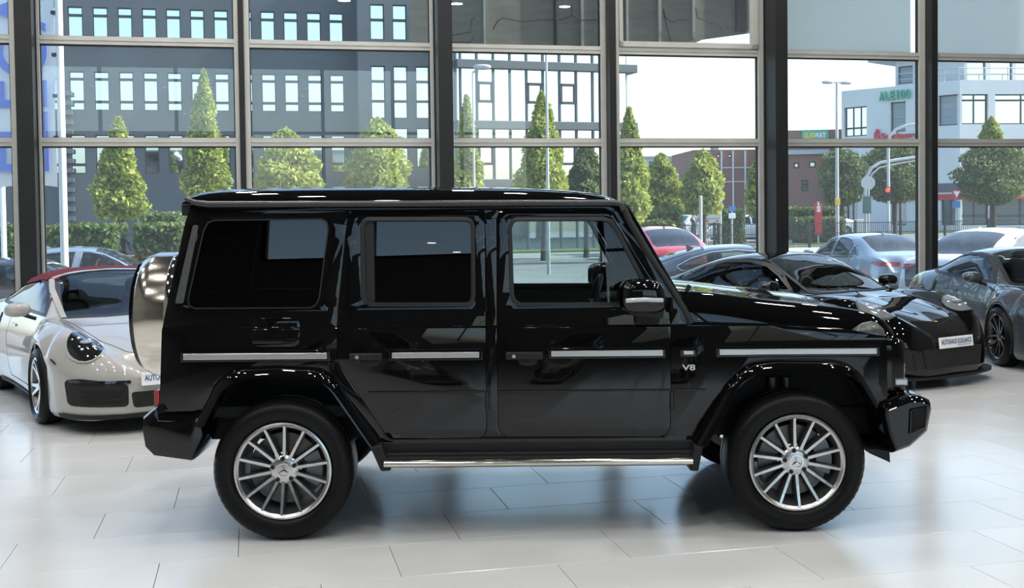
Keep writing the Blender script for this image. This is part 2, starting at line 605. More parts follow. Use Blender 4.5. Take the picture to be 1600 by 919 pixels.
# grey fabric blinds behind the upper panes of the two right bays
for i, lab in ((5, 'pale grey roller blind in the top pane of the bay with the street lamp'), (6, 'pale grey roller blind in the rightmost top pane')):
    sa, sb = fs[i][1], fs[i + 1][0]
    bl = empty('roller_blind', wp(sa, zu1 + 0.02, 0.12))
    tag(bl, lab, 'blind', 'grey blinds in the glazed front')
    m = MB()
    m.wbox(sa + 0.01, sb - 0.03, zu1 + 0.02, ZTOP - 0.2, 0.12, 0.128)
    wmesh(m, 'fabric', BLIND, bl)
    m = MB()
    m.wbox(sa + 0.01, sb - 0.03, zu1 - 0.01, zu1 + 0.02, 0.11, 0.138)
    wmesh(m, 'bottom_bar', ALU, bl)
    m = MB()
    m.wbox(sa, sb, ZTOP - 0.2, ZTOP - 0.1, 0.09, 0.19)
    wmesh(m, 'cassette', ALU, bl)
# unfinished boarded box above the entrance side, seen through the upper panes
BO = 0.95
box = empty('boarded_bulkhead', wp(0, 4.0, BO))
tag(box, 'unfinished grey-brown boarded bulkhead with loose cables behind the middle top panes', 'bulkhead')
pl = [wall_sz(x, y, BO) for x, y in ((640, -150), (1176, -150), (1172, 52), (1098, 62), (1062, 78), (640, 78))]
cuts_ = [wall_sz(x, 40, BO)[0] for x in (640, 757, 871, 911, 979, 1032, 1083, 1176)]
for i in range(7):
    c = []
    for k in range(len(pl)):
        c.append(pl[k])
    a, b = cuts_[i] + 0.004, cuts_[i + 1] - 0.004
    # clip the outline to the board's span
    def clip(poly, s, keep):
        out = []
        for k in range(len(poly)):
            p, q = poly[k - 1], poly[k]
            ip, iq = (p[0] - s) * keep >= 0, (q[0] - s) * keep >= 0
            if ip != iq:
                t = (s - p[0]) / (q[0] - p[0])
                out.append((s, p[1] + (q[1] - p[1]) * t))
            if iq:
                out.append(q)
        return out
    c = clip(clip(c, a, 1), b, -1)
    n = len(c)
    m = MB()
    m.add([wp(p[0], p[1], BO) for p in c] + [wp(p[0], p[1], BO + 0.02) for p in c],
          [tuple(range(n)), tuple(range(2 * n - 1, n - 1, -1))] + [(k, k + n, (k + 1) % n + n, (k + 1) % n) for k in range(n)])
    wmesh(m, 'board', BOARD, box, recalc=True)
for x, wd, dk in ((757, 3, 0), (868, 3, 1), (910, 4, 0), (966, 5, 1), (980, 4, 0), (1031, 4, 0), (1084, 4, 0), (1160, 18, 1)):
    s0_, s1_ = wall_sz(x - wd / 2, 40, BO - 0.05)[0], wall_sz(x + wd / 2, 40, BO - 0.05)[0]
    m = MB()
    zb_ = wall_sz(x, 76 if x < 1040 else (60 if x < 1100 else 50), BO)[1]
    m.wbox(s0_, s1_, zb_, ZTOP, BO - 0.06, BO - 0.002)
    wmesh(m, 'stud', COLDARK if dk else STUD, box)
def px_path(pts, off):
    return [wp(*wall_sz(x, y, off), off) for x, y in pts]
for pts in ([(704, 56), (735, 50), (737, 30), (742, 27), (748, 33)], [(704, 66), (735, 66), (741, 58)], [(770, 46), (778, 32), (787, 28), (815, 34), (845, 31)],
            [(847, 31), (880, 30), (893, 24), (894, 6)], [(893, 23), (905, 32), (940, 31)], [(1036, 13), (1040, 28), (1050, 35), (1062, 30), (1080, 32)],
            [(1036, 18), (1043, 45), (1050, 72)], [(1087, 12), (1090, 28), (1110, 35), (1122, 34), (1132, 48)]):
    m = MB()
    m.tube(px_path(pts, BO - 0.09), 0.008, 5)
    wmesh(m, 'cable', CABLE, box)
# ceiling, side walls, glazed rear (behind the camera, lights and is mirrored by the cars)
def corner(s, n, z):
    return fp(s, n, z)
m = MB()
m.hexa([fp(-9.2, -11, ZTOP), fp(11.5, -11, ZTOP), fp(11.5, 15.35, ZTOP), fp(-9.2, 15.35, ZTOP), fp(-9.2, -11, ZTOP + .2), fp(11.5, -11, ZTOP + .2), fp(11.5, 15.35, ZTOP + .2), fp(-9.2, 15.35, ZTOP + .2)])
structure(m.build('ceiling', CEIL))
m = MB()
m.hexa([fp(-9.4, -11, 0), fp(-9.2, -11, 0), fp(-9.2, 15.2, 0), fp(-9.4, 15.2, 0), fp(-9.4, -11, ZTOP), fp(-9.2, -11, ZTOP), fp(-9.2, 15.2, ZTOP), fp(-9.4, 15.2, ZTOP)])
structure(m.build('wall_left', WALLP))
m = MB()
m.hexa([fp(11.5, -11, 0), fp(11.7, -11, 0), fp(11.7, 15.2, 0), fp(11.5, 15.2, 0), fp(11.5, -11, ZTOP), fp(11.7, -11, ZTOP), fp(11.7, 15.2, ZTOP), fp(11.5, 15.2, ZTOP)])
structure(m.build('wall_right', WALLP))
wf = structure(empty('wall_front', fp(0, -11, 0)))
for a, b, z0, z1 in ((-9.2, 11.5, 0, 0.9), (-9.2, 11.5, 6.9, ZTOP), (-9.2, -7.5, 0.9, 6.9), (10, 11.5, 0.9, 6.9), (-7.5, 0, 0.9, 4.7)):
    m = MB()
    m.hexa([fp(a, -11.2, z0), fp(b, -11.2, z0), fp(b, -11, z0), fp(a, -11, z0), fp(a, -11.2, z1), fp(b, -11.2, z1), fp(b, -11, z1), fp(a, -11, z1)])
    wmesh(m, 'wall_panel', WALLP, wf)
wr = structure(empty('window_8', fp(-7.5, -11, 0)))
for i in range(7):
    a = -7.5 + i * 2.5
    m = MB()
    zb_ = .9 if a > -.1 else 4.7
    m.hexa([fp(a, -11.15, zb_), fp(a + .12, -11.15, zb_), fp(a + .12, -11, zb_), fp(a, -11, zb_), fp(a, -11.15, 6.9), fp(a + .12, -11.15, 6.9), fp(a + .12, -11, 6.9), fp(a, -11, 6.9)])
    wmesh(m, 'mullion', COLDARK, wr)
    m = MB()
    m.add([fp(a + .12, -11.1, zb_), fp(a + 2.5, -11.1, zb_), fp(a + 2.5, -11.1, 6.9), fp(a + .12, -11.1, 6.9)], [(0, 1, 2, 3)])
    wmesh(m, 'pane', FPANE, wr)
for z0 in (4.6,):
    m = MB()
    m.hexa([fp(-7.5, -11.12, z0), fp(10, -11.12, z0), fp(10, -11, z0), fp(-7.5, -11, z0), fp(-7.5, -11.12, z0 + .1), fp(10, -11.12, z0 + .1), fp(10, -11, z0 + .1), fp(-7.5, -11, z0 + .1)])
    wmesh(m, 'transom', COLDARK, wr)
# recessed ceiling lights
LAMP = pr('lamp_glow', (1, 1, 1), 0.5, emit=(1.0, 0.985, 0.95), es=190.0)
lamp0 = None
for r in range(2, 7):
    for c in range(6):
        p = fp(-6.5 + c * 3.0, -7.0 + r * 3.4, ZTOP)
        lt = empty('ceiling_light', p)
        tag(lt, 'round recessed downlight in the dark showroom ceiling', 'lamp', 'ceiling downlights')
        if lamp0 is None:
            m = MB()
            m.lathe([(0.15, 0.0), (0.165, -0.02), (0.20, -0.02), (0.20, 0.0)], 20, 'z')
            r0 = m.build('trim_ring', COLDARK, lt, smooth=40)
            m = MB()
            m.lathe([(0.15, -0.012), (0.0001, -0.012)], 20, 'z')
            lamp0 = (r0, m.build('diffuser', LAMP, lt))
        else:
            share('trim_ring', lamp0[0], lt, (0, 0, 0))
            share('diffuser', lamp0[1], lt, (0, 0, 0))
# ================================================================ WHEELS (axle along y, outer face towards -y, centre at origin)
def wheel_parts(parent_name, R, rim, width, spokes, style):
    """returns an Empty 'wheel' with tyre, rim, spokes, hub, brake disc, caliper"""
    w = empty(parent_name)
    h = width / 2
    g = 0.010
    prof = [(rim + 0.004, -h + 0.045), (rim + 0.012, -h + 0.02), (rim + 0.03, -h + 0.006), (rim + (R - rim) * 0.5, -h - 0.004), (R - 0.035, -h + 0.004), (R - 0.016, -h + 0.018), (R - 0.006, -h + 0.034),
            (R, -h + 0.055), (R, -0.050), (R - g, -0.048), (R - g, -0.038), (R, -0.036), (R, 0.036), (R - g, 0.038), (R - g, 0.048), (R, 0.050), (R, h - 0.055), (R - 0.006, h - 0.034), (R - 0.03, h - 0.008), (rim + 0.02, h), (rim + 0.004, h - 0.04)]
    m = MB()
    m.lathe(prof, 112, 'y', mod=lambda i, k, r: r - (0.005 if (i in (5, 6) and k % 2) else 0))
    m.build('tyre', RUBBER, w, smooth=35)
    # barrel with flange
    m = MB()
    m.lathe([(rim + 0.006, -h + 0.030), (rim + 0.008, -h + 0.014), (rim - 0.002, -h + 0.010), (rim - 0.016, -h + 0.022)], 64, 'y')
    m.build('rim_flange', RIM_FACE if style != 'black' else RIM_BLACK, w, smooth=40)
    m = MB()
    m.lathe([(rim - 0.016, -h + 0.022), (rim - 0.026, -h + 0.05), (rim - 0.040, -h + 0.10), (rim - 0.045, h - 0.03), (rim, h - 0.02)], 64, 'y')
    m.build('rim_barrel', RIM_GREY if style != 'black' else RIM_BLACK, w, smooth=40)
    face, side = (RIM_FACE, RIM_GREY) if style != 'black' else (RIM_BLACK, RIM_BLACK)
    hubr = 0.082 if style == 'amg' else 0.065
    y_out, y_hub = -h + 0.016, -h + 0.045
    mf, ms = MB(), MB()
    def spoke(a, w0, w1, r0, r1, skew=0.0):
        ca, sa = math.cos(a), math.sin(a)
        def P(r, t, y):
            a2 = a + skew * (r - r0) / (r1 - r0)
            c2, s2 = math.cos(a2), math.sin(a2)
            return (c2 * r - s2 * t, y, s2 * r + c2 * t)
        rs = [r0, r0 + (r1 - r0) * 0.35, r0 + (r1 - r0) * 0.7, r1]
        ys = [y_hub, y_hub + (y_out - y_hub) * 0.25, y_hub + (y_out - y_hub) * 0.6, y_out]
        ws = [w0 + (w1 - w0) * t for t in (0, .35, .7, 1)]
        top = [(P(r, -q, y), P(r, q, y)) for r, q, y in zip(rs, ws, ys)]
        bot = [(P(r, -q - 0.006, y + 0.045), P(r, q + 0.006, y + 0.045)) for r, q, y in zip(rs, ws, ys)]
        for i in range(3):
            mf.add([top[i][0], top[i][1], top[i + 1][1], top[i + 1][0]], [(0, 1, 2, 3)])
            ms.add([top[i][0], top[i + 1][0], bot[i + 1][0], bot[i][0]], [(0, 1, 2, 3)])
            ms.add([top[i + 1][1], top[i][1], bot[i][1], bot[i + 1][1]], [(0, 1, 2, 3)])
    if style == 'amg':
        for k in range(14):
            spoke(math.radians(87) + 2 * math.pi * k / 14, 0.0085, 0.0070, 0.07, rim - 0.012)
    elif style == 'black':
        for k in range(10):
            spoke(2 * math.pi * k / 10 + 0.1, 0.012, 0.006, 0.05, rim - 0.012, 0.10 if k % 2 else -0.10)
    else:
        for k in range(5):
            for q in (-1, 1):
                spoke(2 * math.pi * k / 5 + 0.3 + q * 0.11, 0.020, 0.012, 0.05, rim - 0.012, q * 0.09)
    mf.build('spoke_face', face, w, recalc=False)
    ms.build('spoke_side', side, w)
    m = MB()
    m.lathe([(0.0001, y_hub - 0.004), (0.045, y_hub - 0.004), (hubr - 0.01, y_hub + 0.002), (hubr, y_hub + 0.012), (hubr, y_hub + 0.06)], 32, 'y')
    m.build('hub', face, w, smooth=40)
    for k in range(5 if style == 'amg' else 0):
        a = math.radians(94) + 2 * math.pi * k / 5
        m = MB()
        m.lathe([(0.0001, y_hub - 0.0045), (0.0125, y_hub - 0.0045), (0.0125, y_hub + 0.01)], 12, 'y', (math.cos(a) * .063, 0, math.sin(a) * .063))
        m.build('lug_bolt', MATTE, w)
    m = MB()
    if style == 'amg':   # star in a ring on the hub cap
        m.lathe([(0.036, y_hub - 0.006), (0.038, y_hub - 0.010), (0.034, y_hub - 0.010), (0.033, y_hub - 0.006)], 28, 'y')
        for k in range(3):
            a = math.pi / 2 + 2 * math.pi * k / 3
            t = a + math.pi / 3
            u = a - math.pi / 3
            m.add([(0, y_hub - 0.012, 0), (math.cos(t) * .007, y_hub - .006, math.sin(t) * .007), (math.cos(a) * .034, y_hub - .007, math.sin(a) * .034), (math.cos(u) * .007, y_hub - .006, math.sin(u) * .007)], [(0, 1, 2), (0, 2, 3)])
        m.build('star_cap', CHROME, w)
    else:
        m.lathe([(0.0001, y_hub - 0.012), (0.024, y_hub - 0.011), (0.03, y_hub - 0.004)], 20, 'y')
        m.build('hub_cap', RIM_FACE if style != 'black' else RIM_BLACK, w, smooth=40)
    m = MB()
    rd = rim * 0.76
    m.lathe([(0.09, 0.0), (rd, 0.0), (rd, 0.03), (0.09, 0.03)], 40, 'y', (0, -0.03, 0))
    m.build('brake_disc', STEEL, w, smooth=40)
    m = MB()
    m.lathe([(rd * 0.62, -0.06), (rd * 1.06, -0.06), (rd * 1.06, 0.02), (rd * 0.62, 0.02)], 10, 'y', (0, 0, 0), -0.5, 0.5)
    m.build('brake_caliper', pr('caliper_grey', (0.16, 0.17, 0.18), 0.4, metal=0.5) if style == 'amg' else MATTE, w, recalc=True)
    return w
def copy_wheel(src, parent, loc, flip, spin=0.0):
    e = empty('wheel', loc, 0, parent)
    e.rotation_euler = (0, spin, math.pi if flip else 0)
    for c in src.children:
        share(c.name.split('.')[0], c, e, (0, 0, 0))
    return e
# ================================================================ THE BLACK OFF-ROADER (local x forward, near side y < 0)
GYAW = 0.016990757
GO = Vector((0.12228744, 7.30476586, 0))
gx, gy = Vector((math.cos(GYAW), math.sin(GYAW), 0)), Vector((-math.sin(GYAW), math.cos(GYAW), 0))
RAKE = 0.0072      # the body sits a touch nose-down on its springs
def GP(px, py, yl=-0.885):
    d = ray(px, py)
    o = GO + gy * yl
    t = (o - CAM).dot(gy) / d.dot(gy)
    P = CAM + d * t
    x = (P - GO).dot(gx)
    return (x, P.z + RAKE * x)
def GL(pts, yl=-0.885):
    return [GP(x, y, yl) for x, y in pts]
suv = empty('off_road_suv', GO, GYAW)
tag(suv, 'glossy black boxy off-road SUV standing side-on in the foreground', 'car')
def gmk(name, v, f, mat, parent=suv, **k):
    return mk(name, [(p[0], p[1], p[2] - RAKE * p[0]) for p in v], f, mat, parent, **k)
def gmb(mb, name, mat, parent=suv, **k):
    return gmk(name, mb.v, mb.f, mat, parent, **k)
SHO = 1.175
def ys(z):
    """half width of the body side at height z"""
    if z <= 0.81:
        return 0.890 - 0.016 * ((0.81 - z) / 0.3) ** 1.5
    if z <= SHO - 0.012:
        t = (z - 0.81) / 0.353
        return 0.890 - 0.008 * t - 0.007 * t * t
    if z <= SHO:
        return 0.875 - 0.012 * (z - SHO + 0.012) / 0.012
    return 0.863 - (z - SHO) * 0.068 - 0.022 * ((z - SHO) / 0.69) ** 2
CUTS = [0.6, 0.66, 0.72, 0.77, 0.81, 0.86, 0.92, 1.0, 1.08, SHO - 0.012, SHO, 1.26, 1.34, 1.42, 1.50, 1.58, 1.66, 1.74, 1.82]
def panel(name, outer, holes, mat, parent=suv, out=0.0, thick=0.025, bevel=0.004, sides=(-1, 1), smooth=25, seg=2):
    obs = []
    for s in sides:
        v, f = sheet(outer, holes, lambda x, z: (x, s * (ys(z) + out), z), CUTS)
        if s > 0:
            f = [q[::-1] for q in f]
        obs.append(gmk(name, v, f, mat, parent, smooth=smooth, solid=thick, bevel=bevel, seg=seg))
    return obs
rear_door = GL([(548, 329), (540, 339), (537.5, 362), (527, 480), (525, 514), (527, 566), (600, 677), (606, 683), (616, 687), (748, 685.5), (757, 682), (761, 672), (760.5, 620), (759.5, 509), (758, 350), (755, 336), (746, 328)])
front_door = GL([(790, 326), (780, 330), (775.5, 342), (776, 509), (778, 665), (782, 678), (793, 684), (1030, 683.5), (1042, 680), (1048, 668), (1049, 508), (1046, 478), (966, 347), (956, 331), (945, 326)])
rd_win = GL([(573, 339), (565, 343.5), (561.5, 355), (564.5, 462), (568, 473), (578, 479), (730, 479), (739, 475), (743, 464), (742, 353), (738, 343), (729, 339)], -0.84)
fd_win = GL([(807, 339), (798, 343.5), (793.5, 355), (796.5, 462), (801, 473), (812, 479), (1024, 478), (1026, 472), (967, 357), (957.5, 343.5), (944, 338.5)], -0.84)
q_win = GL([(333, 342), (321, 346), (314, 360), (292.5, 466), (294, 478), (304, 484), (486, 483), (496, 478), (501.5, 466), (514, 358), (511, 345), (500, 340)], -0.84)
f_out = GL([(1083, 690), (1132, 602), (1152, 579), (1173, 566.5), (1208, 562), (1296, 562.5), (1325, 568), (1343, 582), (1369, 628)])
f_in = GL([(1105, 698), (1137.5, 640), (1161, 600), (1184.5, 585), (1226, 578), (1302, 579.5), (1328, 588), (1346, 602), (1369, 640)], -0.965)
r_out = GL([(300, 662), (321, 633), (337.5, 597), (354, 582), (376, 574), (436, 571), (497, 575), (516, 583.5), (530, 600), (593, 693)])
r_in = GL([(319, 668), (346, 614), (365, 600), (398, 592.5), (475, 592.5), (500, 597), (516, 611), (579, 701)], -0.965)
zs_ = GP(800, 702)[1]
side_out = (GL([(296, 319), (640, 319), (966, 319), (974, 331), (1010, 395), (1040, 441), (1064, 481), (1077, 504), (1200, 509), (1333, 518), (1386, 526), (1386, 630)])
            + [(x + 0.02 * 0, z) for x, z in GL([(1370, 632), (1343, 586), (1325, 572), (1296, 567), (1208, 567), (1173, 571), (1152, 584), (1133, 607), (1088, 690)])]
            + [(GP(1083, 700)[0], zs_), (GP(597, 700)[0], zs_)]
            + GL([(589, 690), (527, 603), (514, 588), (497, 580), (436, 576), (376, 579), (356, 587), (341, 600), (325, 634), (312, 655), (249, 655), (250, 640), (252, 513), (258, 480), (270, 420), (283, 350), (291, 322)]))
panel('side_panel', side_out, [rear_door, front_door, q_win], PAINT_BLACK)
jamb = GL([(530, 326), (960, 323), (1052, 480), (1052, 700), (590, 700), (520, 570), (520, 500)])
v, f = sheet(jamb, [inset(rd_win, -0.02), inset(fd_win, -0.02)], lambda x, z: (x, -(ys(z) - 0.035), z), CUTS)
v2, f2 = sheet(jamb, [inset(rd_win, -0.02), inset(fd_win, -0.02)], lambda x, z: (x, (ys(z) - 0.035), z), CUTS)
gmk('door_jamb', v, f, MATTE)
gmk('door_jamb', v2, f2, MATTE)
for nm, dr, wn, gmat in (('rear_door', rear_door, rd_win, GLASS_DARK), ('front_door', front_door, fd_win, GLASS)):
    doors = panel(nm, inset(dr, 0.0035), [wn], PAINT_BLACK, out=0.001)
    for s, d in zip((-1, 1), doors):
        glass = inset(wn, 0.018)
        v, f = sheet(glass, [], lambda x, z: (x, s * (ys(z) - 0.012), z), CUTS)
        gmk('window_glass', v, f if s < 0 else [q[::-1] for q in f], gmat, d, smooth=30)
        v, f = sheet(inset(wn, 0.0005), [inset(wn, 0.024)], lambda x, z: (x, s * (ys(z) + 0.004), z), CUTS)
        gmk('window_seal', v, f if s < 0 else [q[::-1] for q in f], SEAL, d, smooth=30, solid=0.022, bevel=0.005)
    if nm == 'rear_door':   # black divider strip at the trailing edge of the rear side glass
        dv = GL([(566, 343), (583, 343), (586, 476), (569, 476)], -0.84)
        v, f = sheet(dv, [], lambda x, z: (x, -(ys(z) - 0.010), z), CUTS)
        gmk('window_divider', v, f, SEAL, doors[0])
    # handle: escutcheon, grip and push button; moulding with silver insert
    hx0, hx1, hy0, hy1 = ((545, 597, 553, 563.5) if nm == 'rear_door' else (790, 849, 551, 562.5))
    (a, zt), (b, zb) = GP(hx0, hy0, -.92), GP(hx1, hy1, -.92)
    for s, d in zip((-1, 1), doors):
        m = MB()
        m.box((a, s * .884, zb), (b, s * .925, zt))
        gmb(m, 'door_handle', PLASTIC, d, bevel=0.008, seg=3)
        c = (a + .045, 0, (zt + zb) / 2)
        m = MB()
        m.lathe([(0.0001, s * .928), (0.010, s * .928), (0.012, s * .924)], 14, 'y', c)
        gmb(m, 'lock_button', SATIN, d, recalc=True)
        m = MB()
        m.add(*superell(((a + b) / 2 + .02, s * .880, zb - .012), (.062, .012, .030), .9))
        gmb(m, 'handle_recess', PLASTIC, d, smooth=40)
def moulding(x0, x1, y0, y1, parent=suv):
    (a, zt), (b, zb) = GP(x0, y0, -.905), GP(x1, y1, -.905)
    for s in (-1, 1):
        m = MB()
        m.box((a - .016, s * .875, zb - .016), (b + .016, s * .905, zt + .013))
        h = gmb(m, 'moulding', PAINT_BLACK, parent, bevel=0.009, seg=3)
        m = MB()
        m.box((a + .004, s * .900, zb), (b - .004, s * .910, zt))
        gmb(m, 'silver_insert', SATIN, h, bevel=0.003)
for q in ((285, 512, 553, 561), (611, 750, 551, 559), (860, 1037, 548.5, 556), (1067, 1085, 548.5, 554), (1123, 1371, 546, 553)):
    moulding(*q)
# quarter windows (flush dark glass), fuel flap, pillar vent, hinges, lower crease, badge
for s in (-1, 1):
    v, f = sheet(inset(q_win, 0.004), [], lambda x, z: (x, s * (ys(z) - 0.004), z), CUTS)
    g = gmk('quarter_window', v, f if s < 0 else [q[::-1] for q in f], GLASS_DARK, smooth=30)
    v, f = sheet(inset(q_win, 0.004), [inset(q_win, 0.012)], lambda x, z: (x, s * (ys(z) + 0.001), z), CUTS)
    gmk('window_seal', v, f if s < 0 else [q[::-1] for q in f], SEAL, g, solid=0.01)
flap = rounded(GL([(392, 497), (469, 497), (469, 543), (392, 543)]), 0.05)
v, f = sheet(inset(flap, 0.003), [], lambda x, z: (x, -(ys(z) + 0.0025), z), CUTS)
gmk('fuel_flap', v, f, PAINT_BLACK, smooth=25, solid=0.006, bevel=0.002)
vent = rounded(GL([(296, 352), (305, 352), (284, 475), (271, 475)]), 0.012)
v, f = sheet(vent, [], lambda x, z: (x, -(ys(z) + 0.003), z), CUTS)
gmk('pillar_vent', v, f, noisy(pr('vent_grey', (0.05, 0.053, 0.055), 0.5), (0.045, 0.048, 0.05), (0.06, 0.063, 0.065), 50), smooth=25, solid=0.008, bevel=0.003)
for px in (761.5, 1049.5):
    x, z = GP(px, 626)
    for s in (-1, 1):
        m = MB()
        m.tube([(x, s * .89, z - .05), (x, s * .89, z + .05)], .011, 10)
        gmb(m, 'door_hinge', PAINT_BLACK, smooth=40)
        m = MB()
        m.tube([(x, s * .89, z + .50), (x, s * .89, z + .58)], .011, 10)
        gmb(m, 'door_hinge', PAINT_BLACK, smooth=40)
zc_ = GP(800, 611)[1]
for a, b in ((576, 758), (780, 1047), (1052, 1102)):
    m = MB()
    m.tube([(GP(a, 611)[0], -ys(zc_) - .001, zc_), (GP(b, 611)[0], -ys(zc_) - .001, zc_)], .006, 8)
    gmb(m, 'body_crease', PAINT_BLACK, smooth=40)
v, f = text_geo('V8', 0.044, 0.002, 0.0008)
bx, bz = GP(1076, 574.5)
gmk('engine_badge', [(bx + p[0] * 1.5, -.893 - p[2], bz + p[1]) for p in v], f, SATIN)
# flares
def flare(name, po, pi):
    n = 40
    A, B = resample([(x, z, 0) for x, z in po], n), resample([(x, z, 0) for x, z in pi], n)
    for s in (-1, 1):
        v, f = [], []
        for a, b in zip(A, B):
            for t, y in ((0, .874), (0.05, .915), (.22, .945), (.45, .958), (.95, .966), (1.0, .960)):
                q = a.lerp(b, t)
                v.append((q.x, s * y, q.y))
            v.append((b.x, s * .80, b.y))
        for i in range(n - 1):
            for k in range(6):
                q = (i * 7 + k, i * 7 + k + 1, (i + 1) * 7 + k + 1, (i + 1) * 7 + k)
                f.append(q if s < 0 else q[::-1])
        gmk(name, v, f, PAINT_BLACK, smooth=50, recalc=False)
        # liner
        v, f = [], []
        for b in B:
            v += [(b.x, s * .95, b.y + .004), (b.x, s * .42, b.y + .004)]
        f = [(2 * i, 2 * i + 1, 2 * i + 3, 2 * i + 2) for i in range(n - 1)]
        gmk('wheel_well', v, f, MATTE)
flare('front_flare', f_out, f_in)
flare('rear_flare', r_out, r_in)
# mud flaps / step brackets, sills, polished step tube, underbody
for s in (-1, 1):
    m = MB()
    a, b = GP(597, 690)[0], GP(1083, 690)[0]
    m.box((a, s * .80, zs_ - .015), (b, s * .878, zs_ + .045))
    m.box((a, s * .80, GP(800, 716)[1]), (b, s * .925, zs_ - .01))
    gmb(m, 'sill', PLASTIC, bevel=0.008)
    zt = 0.422
    x0, x1 = GP(600, 722, -.96)[0], GP(1082, 722, -.96)[0]
    m = MB()
    pr_ = []
    for k in range(20):
        an = 2 * math.pi * k / 20
        pr_.append((math.cos(an) * .055, math.sin(an) * .027))
    vv = [(x, s * (.93 + p), zt + q) for x in (x0, x1) for p, q in pr_]
    m.add(vv, [(k, (k + 1) % 20, (k + 1) % 20 + 20, k + 20) for k in range(20)] + [tuple(range(20)), tuple(range(39, 19, -1))])
    st = gmb(m, 'step_tube', BRUSHED, smooth=50, recalc=True)
    m = MB()
    m.box((x0 + .02, s * .87, zt + .022), (x1 - .02, s * .96, zt + .034))
    gmb(m, 'step_pad', PLASTIC, st, bevel=0.004)
    for px0, px1, px2, px3 in ((579, 597, 612, 596), (1097, 1083, 1076, 1090)):
        q = [GP(px0, 697, -.93), GP(px1, 693, -.93), GP(px2, 734, -.93), GP(px3, 735, -.93)]
        m = MB()
        m.hexa([(q[3][0], s * .84, q[3][1]), (q[2][0], s * .84, q[2][1]), (q[2][0], s * .965, q[2][1]), (q[3][0], s * .965, q[3][1]),
                (q[0][0], s * .84, q[0][1]), (q[1][0], s * .84, q[1][1]), (q[1][0], s * .965, q[1][1]), (q[0][0], s * .965, q[0][1])])
        gmb(m, 'step_end_cap', PLASTIC, st, bevel=0.01, recalc=True)
m = MB()
m.box((-1.95, -.62, .50), (1.95, .62, .66))
m.box((.88, -.60, .60), (1.97, .60, 1.09))
m.box((-.95, -.80, .46), (.95, .80, .58))
m.box((-2.0, -.78, .60), (-1.86, .78, .95))
m.box((-1.03, -.80, .56), (-.9, .80, 1.1))
gmb(m, 'underbody', MATTE)
for x in (-1.43, 1.437):
    m = MB()
    m.tube([(x, -.7, .39), (x, .7, .38)], .05, 10)
    m.add(*superell((x, .12, .38), (.15, .14, .13), .9))
    gmb(m, 'axle', MATTE, smooth=40)
for px in (1205, 1226):
    x, z = GP(px, 604, -.6)
    m = MB()
    m.tube([(x, -.62, z - .12), (x, -.62, z + .06)], .028, 10)
    gmb(m, 'shock_absorber', STEEL, smooth=40)
# roof: crowned skin, drip rails, A pillars
rt = pchip([(-1.985, 1.893), (-1.95, 1.922), (-1.88, 1.940), (-1.795, 1.949), (-1.611, 1.954), (-1.241, 1.958), (-.685, 1.957), (-.128, 1.949), (.169, 1.936), (.318, 1.921), (.411, 1.902), (.47, 1.876), (.485, 1.866)])
zg = 1.864
def yg(x):
    return 0.80 if x < .42 else 0.80 - (x - .42) * .25
XS = [-1.985, -1.965, -1.94, -1.90, -1.85, -1.78] + [-1.7 + .1 * k for k in range(20)] + [.27, .33, .38, .42, .45, .47, .485]
v, f = [], []
cs = [(1.0, 0.0), (.985, .30), (.955, .55), (.90, .76), (.82, .89), (.7, .955), (.5, .985), (.25, 1.0), (0, 1.0)]
cs = cs + [(-a, b) for a, b in cs[-2::-1]]
for x in XS:
    for a, b in cs:
        v.append((x, -a * (yg(x) + .0), zg + b * (rt(x) - zg) * (1.0 + .12 * (1 - a * a))))
nc = len(cs)
f = [(i * nc + k, i * nc + k + 1, (i + 1) * nc + k + 1, (i + 1) * nc + k)[::-1] for i in range(len(XS) - 1) for k in range(nc - 1)]
f += [tuple(range(nc)), tuple((len(XS) - 1) * nc + k for k in range(nc))[::-1]]
gmk('roof', v, f, PAINT_BLACK, smooth=40, recalc=True)
m = MB()
m.box((-1.99, -.79, 1.80), (.46, .79, 1.862))
gmb(m, 'headliner', MATTE)
for s in (-1, 1):
    path = GL([(289, 310), (296, 313), (306, 317), (325, 319.5), (480, 319), (640, 318.5), (800, 317.5), (960, 317), (970, 319), (974, 329)], -.82)
    m = MB()
    m.tube([(x, s * .822, z) for x, z in path], [.009, .012, .016, .018] + [.018] * 5 + [.016], 10)
    gmb(m, 'drip_rail', pr('drip_rail_black', (0.03, 0.031, 0.032), 0.35), smooth=60)
    path = GL([(973, 322), (983, 346), (1010, 393), (1040, 441), (1066, 482), (1077, 504)], -.80)
    m = MB()
    m.tube([(x, s * (.80 + .06 * k / 5), z) for k, (x, z) in enumerate(path)], .020, 10)
    gmb(m, 'windscreen_pillar_seal', SEAL, smooth=60)
# windscreen and scuttle
(ax, az), (bx_, bz_) = GP(975, 326, -.78), GP(1056, 468, -.78)
wsq = [(ax + .01, -.73, az), (bx_ + .01, -.78, bz_), (bx_ + .01, .78, bz_), (ax + .01, .73, az)]
gmk('windscreen', wsq, [(0, 1, 2, 3)], GLASS)
m = MB()
for q0, q1 in ((0, 1), (1, 2), (2, 3), (3, 0)):
    m.tube([wsq[q0], wsq[q1]], .028, 8)
gmb(m, 'windscreen_frame', PAINT_BLACK, smooth=50)
m = MB()
m.box((bx_ - .02, -.70, 1.15), (bx_ + .10, .70, bz_ - .01))
gmb(m, 'scuttle', PLASTIC, bevel=.01)
